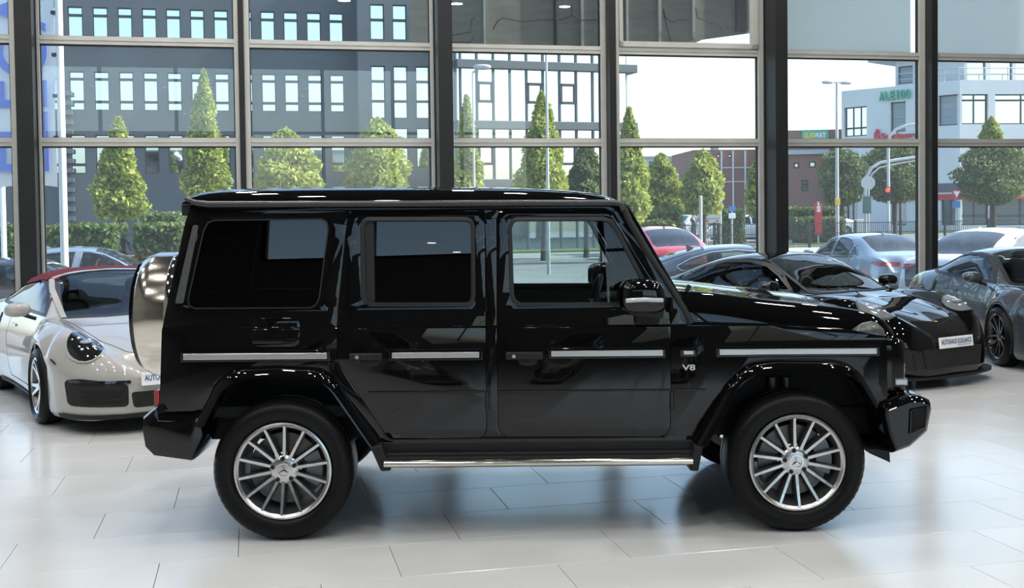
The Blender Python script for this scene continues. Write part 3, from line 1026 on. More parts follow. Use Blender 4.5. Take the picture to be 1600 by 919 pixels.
# bonnet: raised block between flat fender tops
hz = pchip([(.80, 1.353), (.95, 1.343), (1.338, 1.296), (1.597, 1.268), (1.857, 1.233), (1.95, 1.212), (2.01, 1.18), (2.05, 1.14), (2.062, 1.112)])
ft = pchip([(.80, 1.178), (1.296, 1.164), (1.777, 1.130), (1.985, 1.094)])
HX = [.80 + .05 * k for k in range(23)] + [1.94, 1.97, 2.0, 2.025, 2.045, 2.062]
cs = [(.765, -9), (.755, -.10), (.735, -.045), (.705, -.012), (.66, 0), (.55, -.004), (.45, -.018), (.2, -.012), (0, -.01)]
cs = cs + [(-a, b) for a, b in cs[-2::-1]]
v = []
for x in HX:
    for a, b in cs:
        z = ft(x) - .02 if b == -9 else max(hz(x) + b, ft(x) - .015)
        v.append((x, -a, z))
nc = len(cs)
f = [(i * nc + k, i * nc + k + 1, (i + 1) * nc + k + 1, (i + 1) * nc + k)[::-1] for i in range(len(HX) - 1) for k in range(nc - 1)]
f += [tuple(range(nc)), tuple((len(HX) - 1) * nc + k for k in range(nc))[::-1]]
gmk('bonnet', v, f, PAINT_BLACK, smooth=35, recalc=True)
for s in (-1, 1):
    v, f = [], []
    FX = [.84 + .05 * k for k in range(24)]
    for x in FX:
        e = ys(ft(x) - .012)
        for y, dz in ((e - .0, -.02), (e - .003, -.006), (e - .012, 0), (.80, .004), (.70, .0)):
            v.append((x, s * y, ft(x) + dz))
    for i in range(len(FX) - 1):
        for k in range(4):
            q = (i * 5 + k, (i + 1) * 5 + k, (i + 1) * 5 + k + 1, i * 5 + k + 1)
            f.append(q if s < 0 else q[::-1])
    gmk('fender_top', v, f, PAINT_BLACK, smooth=40)
    # clear indicator pod on the fender
    (a, z0), (b, _) = GP(1332, 524, -.82), GP(1382, 524, -.82)
    v = []
    st = [(0, .012, .002), (.12, .03, .02), (.35, .05, .052), (.62, .058, .068), (.8, .058, .062), (.94, .05, .042), (1.0, .03, .008)]
    for t, hw, hh in st:
        x = a + (b - a) * t
        for k in range(9):
            an = math.pi * k / 8
            v.append((x, s * (.81 - hw * math.cos(an)), ft(x) - .004 + (hh + .006) * math.sin(an)))
    f = [(i * 9 + k, i * 9 + k + 1, (i + 1) * 9 + k + 1, (i + 1) * 9 + k) for i in range(6) for k in range(8)]
    ind = gmk('indicator_lamp', v, f, pr('indicator_lens', (0.62, 0.65, 0.63), 0.06, coat=0.5, trans=0.9), smooth=50, recalc=True)
    m = MB()
    m.box((a - .005, s * .745, ft(b) - .008), (b + .006, s * .876, ft(b) + .004))
    gmb(m, 'lamp_base', PAINT_BLACK, ind, bevel=.004)
    m = MB()
    m.tube([(.845 + .02, s * .70, 1.345), (.865 + .02, s * .70, 1.385)], .012, 8)
    gmb(m, 'washer_nozzle', PLASTIC, smooth=40)
# front end: grille box, headlamps, bumper
fx = GP(1417, 560, -.8)[0]
gf = rounded([(-.80, .735), (.80, .735), (.80, 1.075), (-.80, 1.075)], .05)
v = []
for dx, d in ((-.15, 0), (-.04, 0), (-.012, .012), (0, .035)):
    v += [(fx + dx, y, z) for y, z in inset(gf, d)]
n = len(gf)
f = [(j * n + k, j * n + (k + 1) % n, (j + 1) * n + (k + 1) % n, (j + 1) * n + k) for j in range(3) for k in range(n)]
f += [tuple(range(3 * n, 4 * n)), tuple(range(n - 1, -1, -1))]
gmk('front_panel', v, f, PAINT_BLACK, smooth=40, recalc=True)
for s in (-1, 1):
    m = MB()
    m.lathe([(.135, -.01), (.135, .012), (.118, .016), (.112, .008)], 36, 'x', (fx, s * .60, .90))
    hl = gmb(m, 'headlamp', CHROME, smooth=40)
    m = MB()
    m.lathe([(.113, .006), (.08, .022), (.04, .030), (.0001, .032)], 32, 'x', (fx, s * .60, .90))
    gmb(m, 'headlamp_lens', LENS, hl, smooth=50)
    m = MB()
    m.lathe([(.11, .002), (.06, -.005), (.0001, -.008)], 32, 'x', (fx, s * .60, .90))
    gmb(m, 'reflector', SATIN, hl, smooth=50)
    (a, z1), (b, z0) = GP(1403, 591, -.80), GP(1417, 603, -.80)
    m = MB()
    m.box((a - .02, s * .62, z0), (b + .004, s * .81, z1))
    gmb(m, 'daylight_strip', pr('lamp_white', (0.45, 0.46, 0.46), 0.12, metal=0.7, coat=0.5), bevel=.008)
m = MB()
for k in range(3):
    m.box((fx - .01, -.40, .80 + k * .09), (fx + .02, .40, .85 + k * .09))
gmb(m, 'grille_bars', SATIN, bevel=.006)
bp = GL([(1371, 632), (1387, 626), (1411, 617), (1432, 616), (1448, 623), (1450, 636), (1443, 671), (1415, 696), (1388, 706), (1378, 678), (1371, 645)], -.86)
v = []
BW = [(-.955, .03, .0), (-.94, .012, .0), (-.90, 0, .0), (-.70, 0, .02), (-.3, 0, .03), (.3, 0, .03), (.70, 0, .02), (.90, 0, .0), (.94, .012, .0), (.955, .03, .0)]
for y, d, ex in BW:
    v += [(x + (ex if x > 2.0 else 0), y, z) for x, z in inset(bp, d)]
n = len(bp)
f = [(j * n + k, j * n + (k + 1) % n, (j + 1) * n + (k + 1) % n, (j + 1) * n + k) for j in range(len(BW) - 1) for k in range(n)]
f += [tuple(range(n)), tuple(range((len(BW) - 1) * n + n - 1, (len(BW) - 1) * n - 1, -1))]
fb = gmk('front_bumper', v, f, PAINT_BLACK, smooth=35, recalc=True, bevel=.006)
# mesh-filled intake in the bumper corner
q = GL([(1423, 641), (1447, 635), (1444, 666), (1421, 677)], -.957)
for s in (-1, 1):
    m = MB()
    m.add([(x, s * .962, z) for x, z in q] + [(x, s * .940, z) for x, z in q], [(0, 1, 2, 3), (0, 4, 5, 1), (1, 5, 6, 2), (2, 6, 7, 3), (3, 7, 4, 0)])
    itk = gmb(m, 'bumper_intake', MATTE, fb, recalc=True)
    m = MB()
    A, B, C_, D = [Vector((x, z, 0)) for x, z in q]
    for k in range(1, 7):
        t = k / 7
        for (p0, p1) in ((A.lerp(B, t), D.lerp(C_, min(1, t + .25))), (A.lerp(B, t), D.lerp(C_, max(0, t - .25)))):
            m.tube([(p0.x, s * .965, p0.y), (p1.x, s * .965, p1.y)], .0035, 5)
    gmb(m, 'mesh', PLASTIC, fb)
    m = MB()
    fr = [(p.x, s * .964, p.y) for p in (A, B, C_, D, A)]
    m.tube(fr, .006, 6)
    gmb(m, 'intake_frame', PAINT_BLACK, fb)
m = MB()
dm = GL([(1352, 700), (1388, 704), (1389, 722), (1383, 719), (1358, 708)], -.86)
n = len(dm)
m.add([(x, -.88, z) for x, z in dm] + [(x, .88, z) for x, z in dm], [tuple(range(n)), tuple(range(2 * n - 1, n - 1, -1))] + [(k, (k + 1) % n, (k + 1) % n + n, k + n) for k in range(n)])
gmb(m, 'air_dam', PLASTIC, recalc=True)
# rear end: slanted tailgate, lamps, bumper, chrome spare wheel cover
tg = [GP(291, 322, -.8), GP(252, 513, -.86), GP(249, 655, -.86)]
v = []
for (x, z), hw in zip(tg, (.80, .868, .87)):
    v += [(x + .05, -hw + .01, z), (x + .012, -hw + .05, z), (x, -hw + .10, z), (x - .004, 0, z), (x, hw - .10, z), (x + .012, hw - .05, z), (x + .05, hw - .01, z)]
f = [(j * 7 + k, j * 7 + k + 1, (j + 1) * 7 + k + 1, (j + 1) * 7 + k)[::-1] for j in range(2) for k in range(6)]
tgo = gmk('tailgate', v, f, PAINT_BLACK, smooth=50, recalc=True, solid=.03)
def tgx(z):
    return tg[0][0] + (tg[1][0] - tg[0][0]) * (tg[0][1] - z) / (tg[0][1] - tg[1][1])
gmk('rear_window', [(tgx(1.78) - .008, -.55, 1.78), (tgx(1.3) - .008, -.58, 1.30), (tgx(1.3) - .008, .58, 1.30), (tgx(1.78) - .008, .55, 1.78)], [(0, 1, 2, 3)], GLASS_DARK, tgo)
for s in (-1, 1):
    (a, z1), (b, z0) = GP(246, 610, -.84), GP(252, 636, -.84)
    m = MB()
    m.box((a - .012, s * .70, z0), (b, s * .868, z1))
    gmb(m, 'tail_lamp', RED_LENS, bevel=.008)
rb = GL([(249, 632), (240, 638), (225, 651), (223, 668), (228, 697), (243, 712), (300, 719.5), (306, 716), (323, 679), (318, 650), (312, 643), (300, 648), (256, 648)], -.90)
v = []
BW = [(-.955, .03), (-.945, .012), (-.91, 0), (-.6, 0), (.6, 0), (.91, 0), (.945, .012), (.955, .03)]
for y, d in BW:
    v += [(x, y, z) for x, z in inset(rb, d)]
n = len(rb)
f = [(j * n + k, j * n + (k + 1) % n, (j + 1) * n + (k + 1) % n, (j + 1) * n + k) for j in range(len(BW) - 1) for k in range(n)]
f += [tuple(range(n)), tuple(range((len(BW) - 1) * n + n - 1, (len(BW) - 1) * n - 1, -1))]
gmk('rear_bumper', v, f, PAINT_BLACK, smooth=35, recalc=True)
m = MB()
sc_ = (0, 0, 1.175)
m.lathe([(.335, .43), (.388, .40), (.392, .36), (.392, .10), (.37, .03), (.345, .008), (.30, 0), (.0001, -.006)], 64, 'x', (-2.43, 0, 1.178))
sw = gmb(m, 'spare_wheel_cover', BRUSHED, smooth=35)
m = MB()
m.lathe([(.394, .30), (.402, .29), (.402, .22), (.394, .21)], 64, 'x', (-2.43, 0, 1.178))
gmb(m, 'cover_band', CHROME, sw, smooth=40)
m = MB()
m.lathe([(.31, -.004), (.34, .006), (.34, -.012), (.31, -.014)], 48, 'x', (-2.43, 0, 1.178))
gmb(m, 'cover_ring', PAINT_BLACK, sw, smooth=40, recalc=True)
m = MB()
m.tube([(-2.2, 0, 1.178), (-2.0, 0, 1.178)], .12, 12)
gmb(m, 'spare_wheel_mount', MATTE)
# mirrors
for s in (-1, 1):
    cxm, czm = GP(1003, 464, -1.02)
    m = MB()
    v, f = superell((cxm, s * 1.03, czm + .004), (.128, .105, .096), .62, 24, 16)
    v = [(x + (.05 if x > cxm else 0) * ((czm - z) / .1) * .3, y, z) for x, y, z in v]
    m.add(v, f)
    mi = gmb(m, 'door_mirror', PAINT_BLACK, smooth=60)
    m = MB()
    m.hexa([(cxm - .075, s * .97, czm - .098), (cxm + .105, s * .97, czm - .125), (cxm + .105, s * 1.09, czm - .12), (cxm - .075, s * 1.09, czm - .095),
            (cxm - .10, s * .95, czm - .03), (cxm + .118, s * .95, czm - .03), (cxm + .118, s * 1.10, czm - .03), (cxm - .10, s * 1.10, czm - .03)])
    gmb(m, 'mirror_lower_shell', PLASTIC, mi, bevel=.02, seg=3, recalc=True)
    m = MB()
    m.tube([(cxm - .10, s * 1.126, czm - .012), (cxm, s * 1.136, czm - .006), (cxm + .10, s * 1.120, czm - .012)], .013, 8)
    gmb(m, 'indicator_strip', pr('mirror_lamp', (0.45, 0.47, 0.48), 0.1, coat=1.0), mi, smooth=60)
    m = MB()
    m.hexa([(cxm - .03, s * .85, czm - .17), (cxm + .12, s * .85, czm - .17), (cxm + .11, s * .90, czm - .165), (cxm - .02, s * .90, czm - .165),
            (cxm - .02, s * .92, czm - .07), (cxm + .11, s * .92, czm - .07), (cxm + .10, s * 1.0, czm - .07), (cxm - .01, s * 1.0, czm - .07)])
    gmb(m, 'mirror_arm', PLASTIC, mi, bevel=.015, recalc=True)
    m = MB()
    m.add([(cxm - .131, s * .96, czm - .06), (cxm - .131, s * 1.10, czm - .06), (cxm - .131, s * 1.10, czm + .07), (cxm - .131, s * .96, czm + .07)], [(0, 1, 2, 3)])
    gmb(m, 'mirror_glass', CHROME, mi)
# cabin
def seat(x, y, z, parent, mat, k=1.0):
    m = MB()
    m.add(*superell((x, y, z), (.27 * k, .25 * k, .10), .45))
    c = mk('seat_cushion', m.v, m.f, mat, parent, smooth=50)
    m = MB()
    v, f = superell((0, 0, 0), (.09, .25 * k, .34), .5)
    m.add([(x - .24 * k + p[0] - p[2] * .22, y + p[1], z + .38 + p[2]) for p in v], f)
    mk('seat_backrest', m.v, m.f, mat, parent, smooth=50)
    m = MB()
    v, f = superell((0, 0, 0), (.06, .13, .10), .6)
    m.add([(x - .36 * k + p[0], y + p[1], z + .80 + p[2]) for p in v], f)
    mk('headrest', m.v, m.f, mat, parent, smooth=50)
def steering(x, y, z, parent, r=.185):
    m = MB()
    t = Vector((-.35, 0, .94)).normalized()
    ax1, ax2 = Vector((0, 1, 0)), Vector((-.94, 0, -.35)).normalized().cross(Vector((0, 1, 0)))
    ax2 = Vector((.35 * .9, 0, .94)).normalized()
    cn = Vector((x, y, z))
    m.tube([cn + ax1 * math.cos(2 * math.pi * k / 24) * r + ax2 * math.sin(2 * math.pi * k / 24) * r for k in range(25)], .016, 8, cap=False)
    for a in (0, math.pi, -math.pi / 2):
        m.tube([cn, cn + ax1 * math.cos(a) * r + ax2 * math.sin(a) * r], .014, 6)
    m.tube([cn, cn + Vector((.25, 0, -.10))], .03, 8)
    mk('steering_wheel', m.v, m.f, LEATHER, parent, smooth=50)
for y in (-.40, .40):
    seat(.02, y, .92, suv, LEATHER)
    seat(-.95, y, .92, suv, LEATHER)
steering(.42, .40, 1.20, suv)
m = MB()
m.box((.55, -.78, .95), (.84, .78, 1.22))
m.add(*superell((.62, .40, 1.22), (.16, .22, .05), .6))
gmb(m, 'dashboard', LEATHER, bevel=.02)
m = MB()
m.box((-1.95, -.80, .66), (.82, .80, .72))
gmb(m, 'cabin_floor', MATTE)
# wheels
wsrc = wheel_parts('wheel', .392, .262, .275, 14, 'amg')
wsrc.parent = suv
wsrc.location = (-1.425, -.815, .392)
copy_wheel(wsrc, suv, (1.44, -.815, .392), False, math.radians(-6))
copy_wheel(wsrc, suv, (-1.425, .815, .392), True)
copy_wheel(wsrc, suv, (1.44, .815, .392), True)
# ================================================================ OTHER CARS: lofted bodies, real window openings
class Loft:
    def __init__(s, spec):
        s.c = {k: pchip(v) for k, v in spec['curves'].items()}
        s.spec = spec
        s.x0, s.x1 = spec['x']
        s.axles, s.Ra, s.zw = spec['axles'], spec['arch'], spec['R']
        xs = set(np.round(np.linspace(s.x0, s.x1, 74), 4))
        for xa in s.axles:
            xs = {x for x in xs if abs(x - xa) > s.Ra + .008}
            for k in range(25):
                xs.add(round(xa + s.Ra * math.cos(math.pi * k / 24), 4))
            xs.add(round(xa - s.Ra - .004, 4))
            xs.add(round(xa + s.Ra + .004, 4))
        for e, sg in ((s.x0, 1), (s.x1, -1)):
            for d in (.008, .02, .04):
                xs.add(round(e + sg * d, 4))
        s.xs = sorted(xs)
        s.sub = 5
    def sill(s, x):
        z = s.c['zs'](x)
        for xa in s.axles:
            if abs(x - xa) <= s.Ra:
                z = max(z, s.zw + math.sqrt(max(s.Ra ** 2 - (x - xa) ** 2, 0)))
        return z
    def section(s, x):
        c = s.c
        zs, ym, zm = s.sill(x), c['ym'](x), c['zm'](x)
        yb, zb, yr, zr, zc = c['yb'](x), c['zb'](x), c['yr'](x), c['zr'](x), c['zc'](x)
        for xa in s.axles:      # swollen arches
            d = (x - xa) / (s.Ra * 1.5)
            if abs(d) < 1:
                ym = ym + s.spec.get('swell', .02) * (1 - d * d) ** 2
        zm = max(zm, zs + .05)
        zb = max(zb, zm + .05)
        P = [(ym - .05, zs), (ym - .012, zs + min(.07, (zm - zs) * .5)), (ym, zm), (yb, zb), (yr, max(zr, zb - .12)), (yr * .55, zc - .012 * (1 if zc > zr else -1)), (0, zc)]
        t = list(range(7))
        fy = pchip(list(zip(t, [p[0] for p in P])))
        fz = pchip(list(zip(t, [p[1] for p in P])))
        return [(fy(k / s.sub), fz(k / s.sub)) for k in range(6 * s.sub + 1)]
    def mesh(s):
        v, f = [], []
        rows = []
        for x in s.xs:
            q = s.section(x)
            row = [(x, -y, z) for y, z in q] + [(x, y, z) for y, z in q[-2::-1]]
            rows.append(row)
        n = len(rows[0])
        v = [p for r in rows for p in r]
        for i in range(len(rows) - 1):
            for k in range(n - 1):
                f.append((i * n + k, (i + 1) * n + k, (i + 1) * n + k + 1, i * n + k + 1))
        f.append(tuple(range(n)))
        f.append(tuple((len(rows) - 1) * n + k for k in range(n))[::-1])
        return v, f
PROJ = {'right': ((1, 0, 0), (0, 0, 1), (0, -1, 0)), 'left': ((1, 0, 0), (0, 0, 1), (0, 1, 0)), 'top': ((1, 0, 0), (0, 1, 0), (0, 0, 1)),
        'front': ((0, 1, 0), (0, 0, 1), (1, 0, 0)), 'back': ((0, 1, 0), (0, 0, 1), (-1, 0, 0)), 'nose': ((0, 1, 0), (-.6, 0, .8), (.8, 0, .6))}
class Car:
    def __init__(s, name, spec, loc, heading, paint, label, wheel, group=None, cabin=True):
        s.root = empty(name, loc, heading)
        tag(s.root, label, 'car', group)
        s.paint, s.spec, s.L = paint, spec, Loft(spec)
        s.v, s.f = s.L.mesh()
        s.bvh = BVHTree.FromPolygons([Vector(p) for p in s.v], s.f)
        s.holes = []
        xa, R = spec['axles'], spec['R']
        yw = spec['track']
        for x in xa:
            for sg in (-1, 1):
                copy_wheel(wheel, s.root, (x, sg * yw, R), sg > 0, random.random())
                m = MB()
                Ra = spec['arch']
                m.lathe([(Ra - .004, .0), (Ra - .004, .38)], 24, 'y', (x, -yw - .10 if sg < 0 else yw - .28, R), -.45, math.pi + .45)
                m.build('wheel_well', MATTE, s.root)
        m = MB()
        m.box((s.L.x0 + .25, -yw + .12, .15), (s.L.x1 - .25, yw - .12, .30))
        m.build('underbody', MATTE, s.root)
        if cabin:
            z = spec.get('cabin_z', .42)
            xc = spec['cabin']
            m = MB()
            m.box((xc[0], -.66, z - .12), (xc[1], .66, z))
            m.box((xc[1] - .02, -.66, z), (xc[1] + .25, .66, spec['cowl'] - .08))
            m.box((xc[0] - .1, -.62, z), (xc[0], .62, spec['cowl'] - .06))
            m.build('cabin_tub', MATTE, s.root)
            for y in (-.36, .36):
                seat((xc[0] + xc[1]) / 2 + .05, y, z + spec.get('seat_dz', .08), s.root, LEATHER, .92)
            steering(xc[1] - .28, .36, spec['cowl'] - .03, s.root, .175)
    def _proj(s, pr_, u, v):
        U, V, N = (Vector(q) for q in PROJ[pr_])
        o = U * u + V * v + N * 6
        h = s.bvh.ray_cast(o, -N)
        return h
    def decal(s, name, pr_, poly, mat, off=.004, res=.06, holes=(), parent=None, smooth=40):
        """a piece that hugs the body: outline in a projection plane"""
        pts, edges = [], []
        def add(l):
            n0 = len(pts)
            l2 = []
            for i in range(len(l)):
                a, b = Vector(l[i]), Vector(l[(i + 1) % len(l)])
                k = max(1, int((b - a).length / res))
                for j in range(k):
                    l2.append(a.lerp(b, j / k))
            pts.extend(l2)
            n = len(l2)
            edges.extend([(n0 + i, n0 + (i + 1) % n) for i in range(n)])
            return l2
        add(poly)
        for h in holes:
            add(h)
        xs_, ys_ = [p[0] for p in poly], [p[1] for p in poly]
        ins = inset(poly, res * .35)
        x = min(xs_)
        while x < max(xs_):
            y = min(ys_)
            while y < max(ys_):
                if inside((x, y), ins) and not any(inside((x, y), inset(h, -res * .35)) for h in holes):
                    pts.append(Vector((x, y)))
                y += res
            x += res
        ov, oe, of, *_ = geometry.delaunay_2d_cdt(pts, edges, [], 0, 1e-6)
        N = Vector(PROJ[pr_][2])
        pos = []
        for p in ov:
            h = s._proj(pr_, p.x, p.y)
            pos.append(None if h[0] is None else h[0] + (h[1] if h[1].dot(N) > 0 else -h[1]) * off)
        f = []
        for t in of:
            c = sum((ov[i] for i in t), Vector((0, 0))) / len(t)
            if any(pos[i] is None for i in t) or not inside(c, poly) or any(inside(c, h) for h in holes):
                continue
            nn = (pos[t[1]] - pos[t[0]]).cross(pos[t[2]] - pos[t[0]])
            f.append(t if nn.dot(N) > 0 else t[::-1])
        pos = [p if p is not None else Vector((0, 0, .5)) for p in pos]
        return mk(name, pos, f, mat, parent or s.root, smooth=smooth)
    def window(s, name, pr_, poly, glass=None, frit=.028, rim=None):
        for p in ((pr_,) if pr_ not in ('side',) else ('right', 'left')):
            s.holes.append((p, inset(poly, frit * .55)))
            g = s.decal(name, p, poly, glass or GLASS_TINT, .003)
            s.decal('window_border', p, inset(poly, -.004), SEAL, .005, holes=[inset(poly, frit)], parent=g)
            if rim:
                s.line('window_trim', p, list(poly) + [poly[0]], .010, rim, .012, parent=g)
    def line(s, name, pr_, pts, w=.006, mat=None, off=.0015, parent=None):
        P = resample([(p[0], p[1], 0) for p in pts], max(4, int(sum((Vector(pts[i]) - Vector(pts[i - 1])).length for i in range(1, len(pts))) / .05)))
        N = Vector(PROJ[pr_][2])
        v = []
        for i, p in enumerate(P):
            d = (P[min(i + 1, len(P) - 1)] - P[max(i - 1, 0)]).normalized()
            q = Vector((-d.y, d.x)) * w / 2
            for sg in (-1, 1):
                h = s._proj(pr_, p.x + q.x * sg, p.y + q.y * sg)
                if h[0] is None:
                    return None
                v.append(h[0] + (h[1] if h[1].dot(N) > 0 else -h[1]) * off)
        f = []
        for i in range(len(P) - 1):
            q = (2 * i, 2 * i + 1, 2 * i + 3, 2 * i + 2)
            nn = (v[q[1]] - v[q[0]]).cross(v[q[2]] - v[q[0]])
            f.append(q if nn.dot(N) > 0 else q[::-1])
        return mk(name, v, f, mat or MATTE, parent or s.root)
    def sides(s, fn, *a, **k):
        return [fn(a[0], p, *a[1:], **k) for p in ('right', 'left')]
    def body(s):
        keep = []
        for q in s.f:
            c = sum((Vector(s.v[i]) for i in q), Vector((0, 0, 0))) / len(q)
            a, b, d = Vector(s.v[q[0]]), Vector(s.v[q[1]]), Vector(s.v[q[2]])
            nn = (b - a).cross(d - a)
            drop = False
            for p, h in s.holes:
                U, V, N = (Vector(t) for t in PROJ[p])
                if p in ('right', 'left') and c.y * N.y < .1:
                    continue
                if p == 'top' and c.z < .55:
                    continue
                if p == 'back' and c.x > 0:
                    continue
                if inside((c.dot(U), c.dot(V)), h):
                    drop = True
                    break
            if not drop:
                keep.append(q)
        b = mk('body', s.v, keep, s.paint, s.root, smooth=35)
        for x in s.spec['axles']:
            for sg in (-1, 1):
                path = []
                for k in range(21):
                    a = -.12 + (math.pi + .24) * k / 20
                    X = x + s.L.Ra * math.cos(a)
                    Z = s.spec['R'] + s.L.Ra * math.sin(a)
                    h = s.bvh.ray_cast(Vector((X, sg * 6, Z + .012)), Vector((0, -sg, 0)))
                    if h[0] is not None and abs(h[0].y) > .4:
                        path.append((X, h[0].y + sg * .001, Z))
                if len(path) > 3:
                    m = MB()
                    m.tube(path, .012, 6)
                    m.build('arch_lip', s.paint, s.root, smooth=60)
        return b
    def mirrors(s, x, z, y, mat, r=(.075, .11, .065)):
        for sg in (-1, 1):
            m = MB()
            m.add(*superell((x, sg * y, z), r, .75))
            o = m.build('door_mirror', mat, s.root, smooth=60)
            m = MB()
            m.tube([(x + .02, sg * (y - .16), z - .09), (x, sg * (y - .03), z - .04)], .018, 8)
            m.build('mirror_arm', PLASTIC, o, smooth=50)
    def plate(s, text, x, z, end=1, tilt=0.0, w=.52, h=.11):
        """number plate with lettering"""
        y0 = 0
        m = MB()
        m.box((-.006, -w / 2, -h / 2), (.006, w / 2, h / 2))
        o = m.build('number_plate', PLATE, s.root, bevel=.003)
        o.location = (x, y0, z)
        o.rotation_euler = (0, tilt, 0 if end > 0 else math.pi)
        if text:
            v, f = text_geo(text, .068, .0005, .0012)
            wd = max(p[0] for p in v) - min(p[0] for p in v)
            k = min(1.0, w * .9 / wd)
            mk('plate_lettering', [(.0075 + p[2], p[0] * k, p[1] + .005) for p in v], f, PLATE_INK, o)
            m = MB()
            m.box((.006, w * .02, -.035), (.0075, w * .42, -.030))
            m.build('plate_underline', PLATE_INK, o)
        return o
# ---- shapes
def sh(pts, k=1.0, d=0.0):
    return [(x, y * k + d) for x, y in pts]
SPORT = dict(x=(-2.24, 2.26), axles=(-1.19, 1.26), arch=.372, R=.335, track=.80, swell=.028, cabin=(-.55, .72), cowl=.90, cabin_z=.30, seat_dz=-.02, curves=dict(
    zc=[(-2.24, .62), (-2.18, .72), (-2.0, .82), (-1.7, .915), (-1.3, 1.055), (-.9, 1.185), (-.5, 1.268), (-.15, 1.298), (.12, 1.285), (.35, 1.215), (.65, 1.065), (.92, .925), (1.0, .895), (1.3, .835), (1.7, .745), (2.0, .655), (2.15, .585), (2.23, .52), (2.26, .45)],
    zb=[(-2.24, .60), (-2.18, .70), (-2.0, .79), (-1.7, .87), (-1.3, .915), (-.9, .905), (-.4, .885), (.2, .875), (.7, .87), (1.0, .885), (1.3, .89), (1.55, .87), (1.8, .815), (2.0, .735), (2.15, .63), (2.23, .525), (2.26, .455)],
    yb=[(-2.24, .55), (-2.18, .66), (-2.0, .75), (-1.7, .81), (-1.3, .845), (-.9, .83), (-.4, .795), (.2, .775), (.7, .765), (1.0, .755), (1.3, .745), (1.6, .72), (1.85, .67), (2.05, .58), (2.18, .46), (2.26, .30)],
    yr=[(-2.24, .35), (-2.0, .50), (-1.7, .56), (-1.3, .555), (-.9, .56), (-.5, .575), (-.1, .575), (.15, .585), (.4, .62), (.7, .655), (.92, .67), (1.0, .57), (1.3, .53), (1.7, .48), (2.0, .40), (2.18, .3), (2.26, .18)],
    zr=[(-2.24, .62), (-2.0, .815), (-1.7, .90), (-1.3, 1.0), (-.9, 1.115), (-.5, 1.205), (-.1, 1.235), (.15, 1.215), (.4, 1.125), (.7, .985), (.92, .89), (1.0, .875), (1.3, .835), (1.7, .75), (2.0, .66), (2.18, .555), (2.26, .45)],
    ym=[(-2.24, .66), (-2.18, .76), (-2.0, .85), (-1.7, .90), (-1.2, .915), (-.8, .905), (-.4, .875), (.3, .86), (.8, .87), (1.25, .885), (1.6, .875), (1.85, .83), (2.05, .74), (2.18, .61), (2.26, .42)],
    zm=[(-2.24, .50), (-1.7, .60), (0, .56), (1.3, .62), (1.9, .52), (2.26, .38)],
    zs=[(-2.24, .34), (-2.1, .24), (-1.7, .16), (0, .13), (1.7, .12), (2.1, .12), (2.26, .14)]))
def scaled(base, **kw):
    d = dict(base)
    d.update(kw)
    return d
SEDAN = dict(x=(-2.42, 2.45), axles=(-1.38, 1.52), arch=.375, R=.335, track=.79, swell=.012, cabin=(-1.1, .75), cowl=.98, cabin_z=.42, seat_dz=-.06, curves=dict(
    zc=[(-2.42, .72), (-2.38, .95), (-2.30, 1.03), (-1.95, 1.09), (-1.75, 1.13), (-1.3, 1.32), (-.9, 1.425), (-.4, 1.455), (.05, 1.43), (.4, 1.30), (.85, 1.05), (.95, 1.01), (1.5, .95), (2.1, .84), (2.35, .72), (2.43, .60), (2.45, .5)],
    zb=[(-2.42, .70), (-2.38, .92), (-2.2, .985), (-1.7, .99), (-.9, .965), (0, .935), (.9, .925), (1.5, .90), (2.1, .80), (2.35, .68), (2.43, .57), (2.45, .48)],
    yb=[(-2.42, .58), (-2.35, .70), (-2.1, .78), (-1.4, .83), (-.5, .85), (.5, .845), (1.0, .82), (1.6, .78), (2.1, .70), (2.35, .55), (2.45, .36)],
    yr=[(-2.42, .48), (-2.2, .60), (-1.8, .62), (-1.3, .58), (-.9, .565), (-.3, .575), (.1, .60), (.5, .65), (.9, .71), (1.0, .66), (1.6, .60), (2.1, .50), (2.45, .22)],
    zr=[(-2.42, .71), (-2.2, 1.01), (-1.8, 1.09), (-1.3, 1.26), (-.9, 1.365), (-.3, 1.395), (.1, 1.36), (.5, 1.21), (.9, .99), (1.0, .965), (1.6, .91), (2.1, .82), (2.45, .49)],
    ym=[(-2.42, .68), (-2.35, .80), (-2.1, .88), (-1.4, .915), (0, .92), (1.0, .915), (1.6, .90), (2.1, .82), (2.35, .66), (2.45, .46)],
    zm=[(-2.42, .60), (0, .64), (1.6, .64), (2.45, .42)],
    zs=[(-2.42, .36), (-2.2, .26), (0, .19), (2.2, .2), (2.45, .24)]))
COUPE = scaled(SEDAN, curves=dict(SEDAN['curves'],
    zc=[(-2.42, .70), (-2.38, .86), (-2.30, .93), (-2.0, 1.0), (-1.5, 1.15), (-1.0, 1.30), (-.5, 1.385), (-.1, 1.40), (.2, 1.37), (.5, 1.25), (.9, 1.05), (1.0, 1.01), (1.5, .96), (2.1, .86), (2.35, .74), (2.43, .60), (2.45, .5)],
    zr=[(-2.42, .69), (-2.2, .93), (-1.8, 1.01), (-1.3, 1.15), (-.9, 1.27), (-.3, 1.345), (.1, 1.32), (.5, 1.19), (.9, .99), (1.0, .965), (1.6, .92), (2.1, .83), (2.45, .49)],
    zb=[(-2.42, .68), (-2.38, .84), (-2.2, .92), (-1.7, .98), (-.9, .94), (0, .935), (.9, .935), (1.5, .92), (2.1, .81), (2.35, .68), (2.43, .57), (2.45, .48)]))
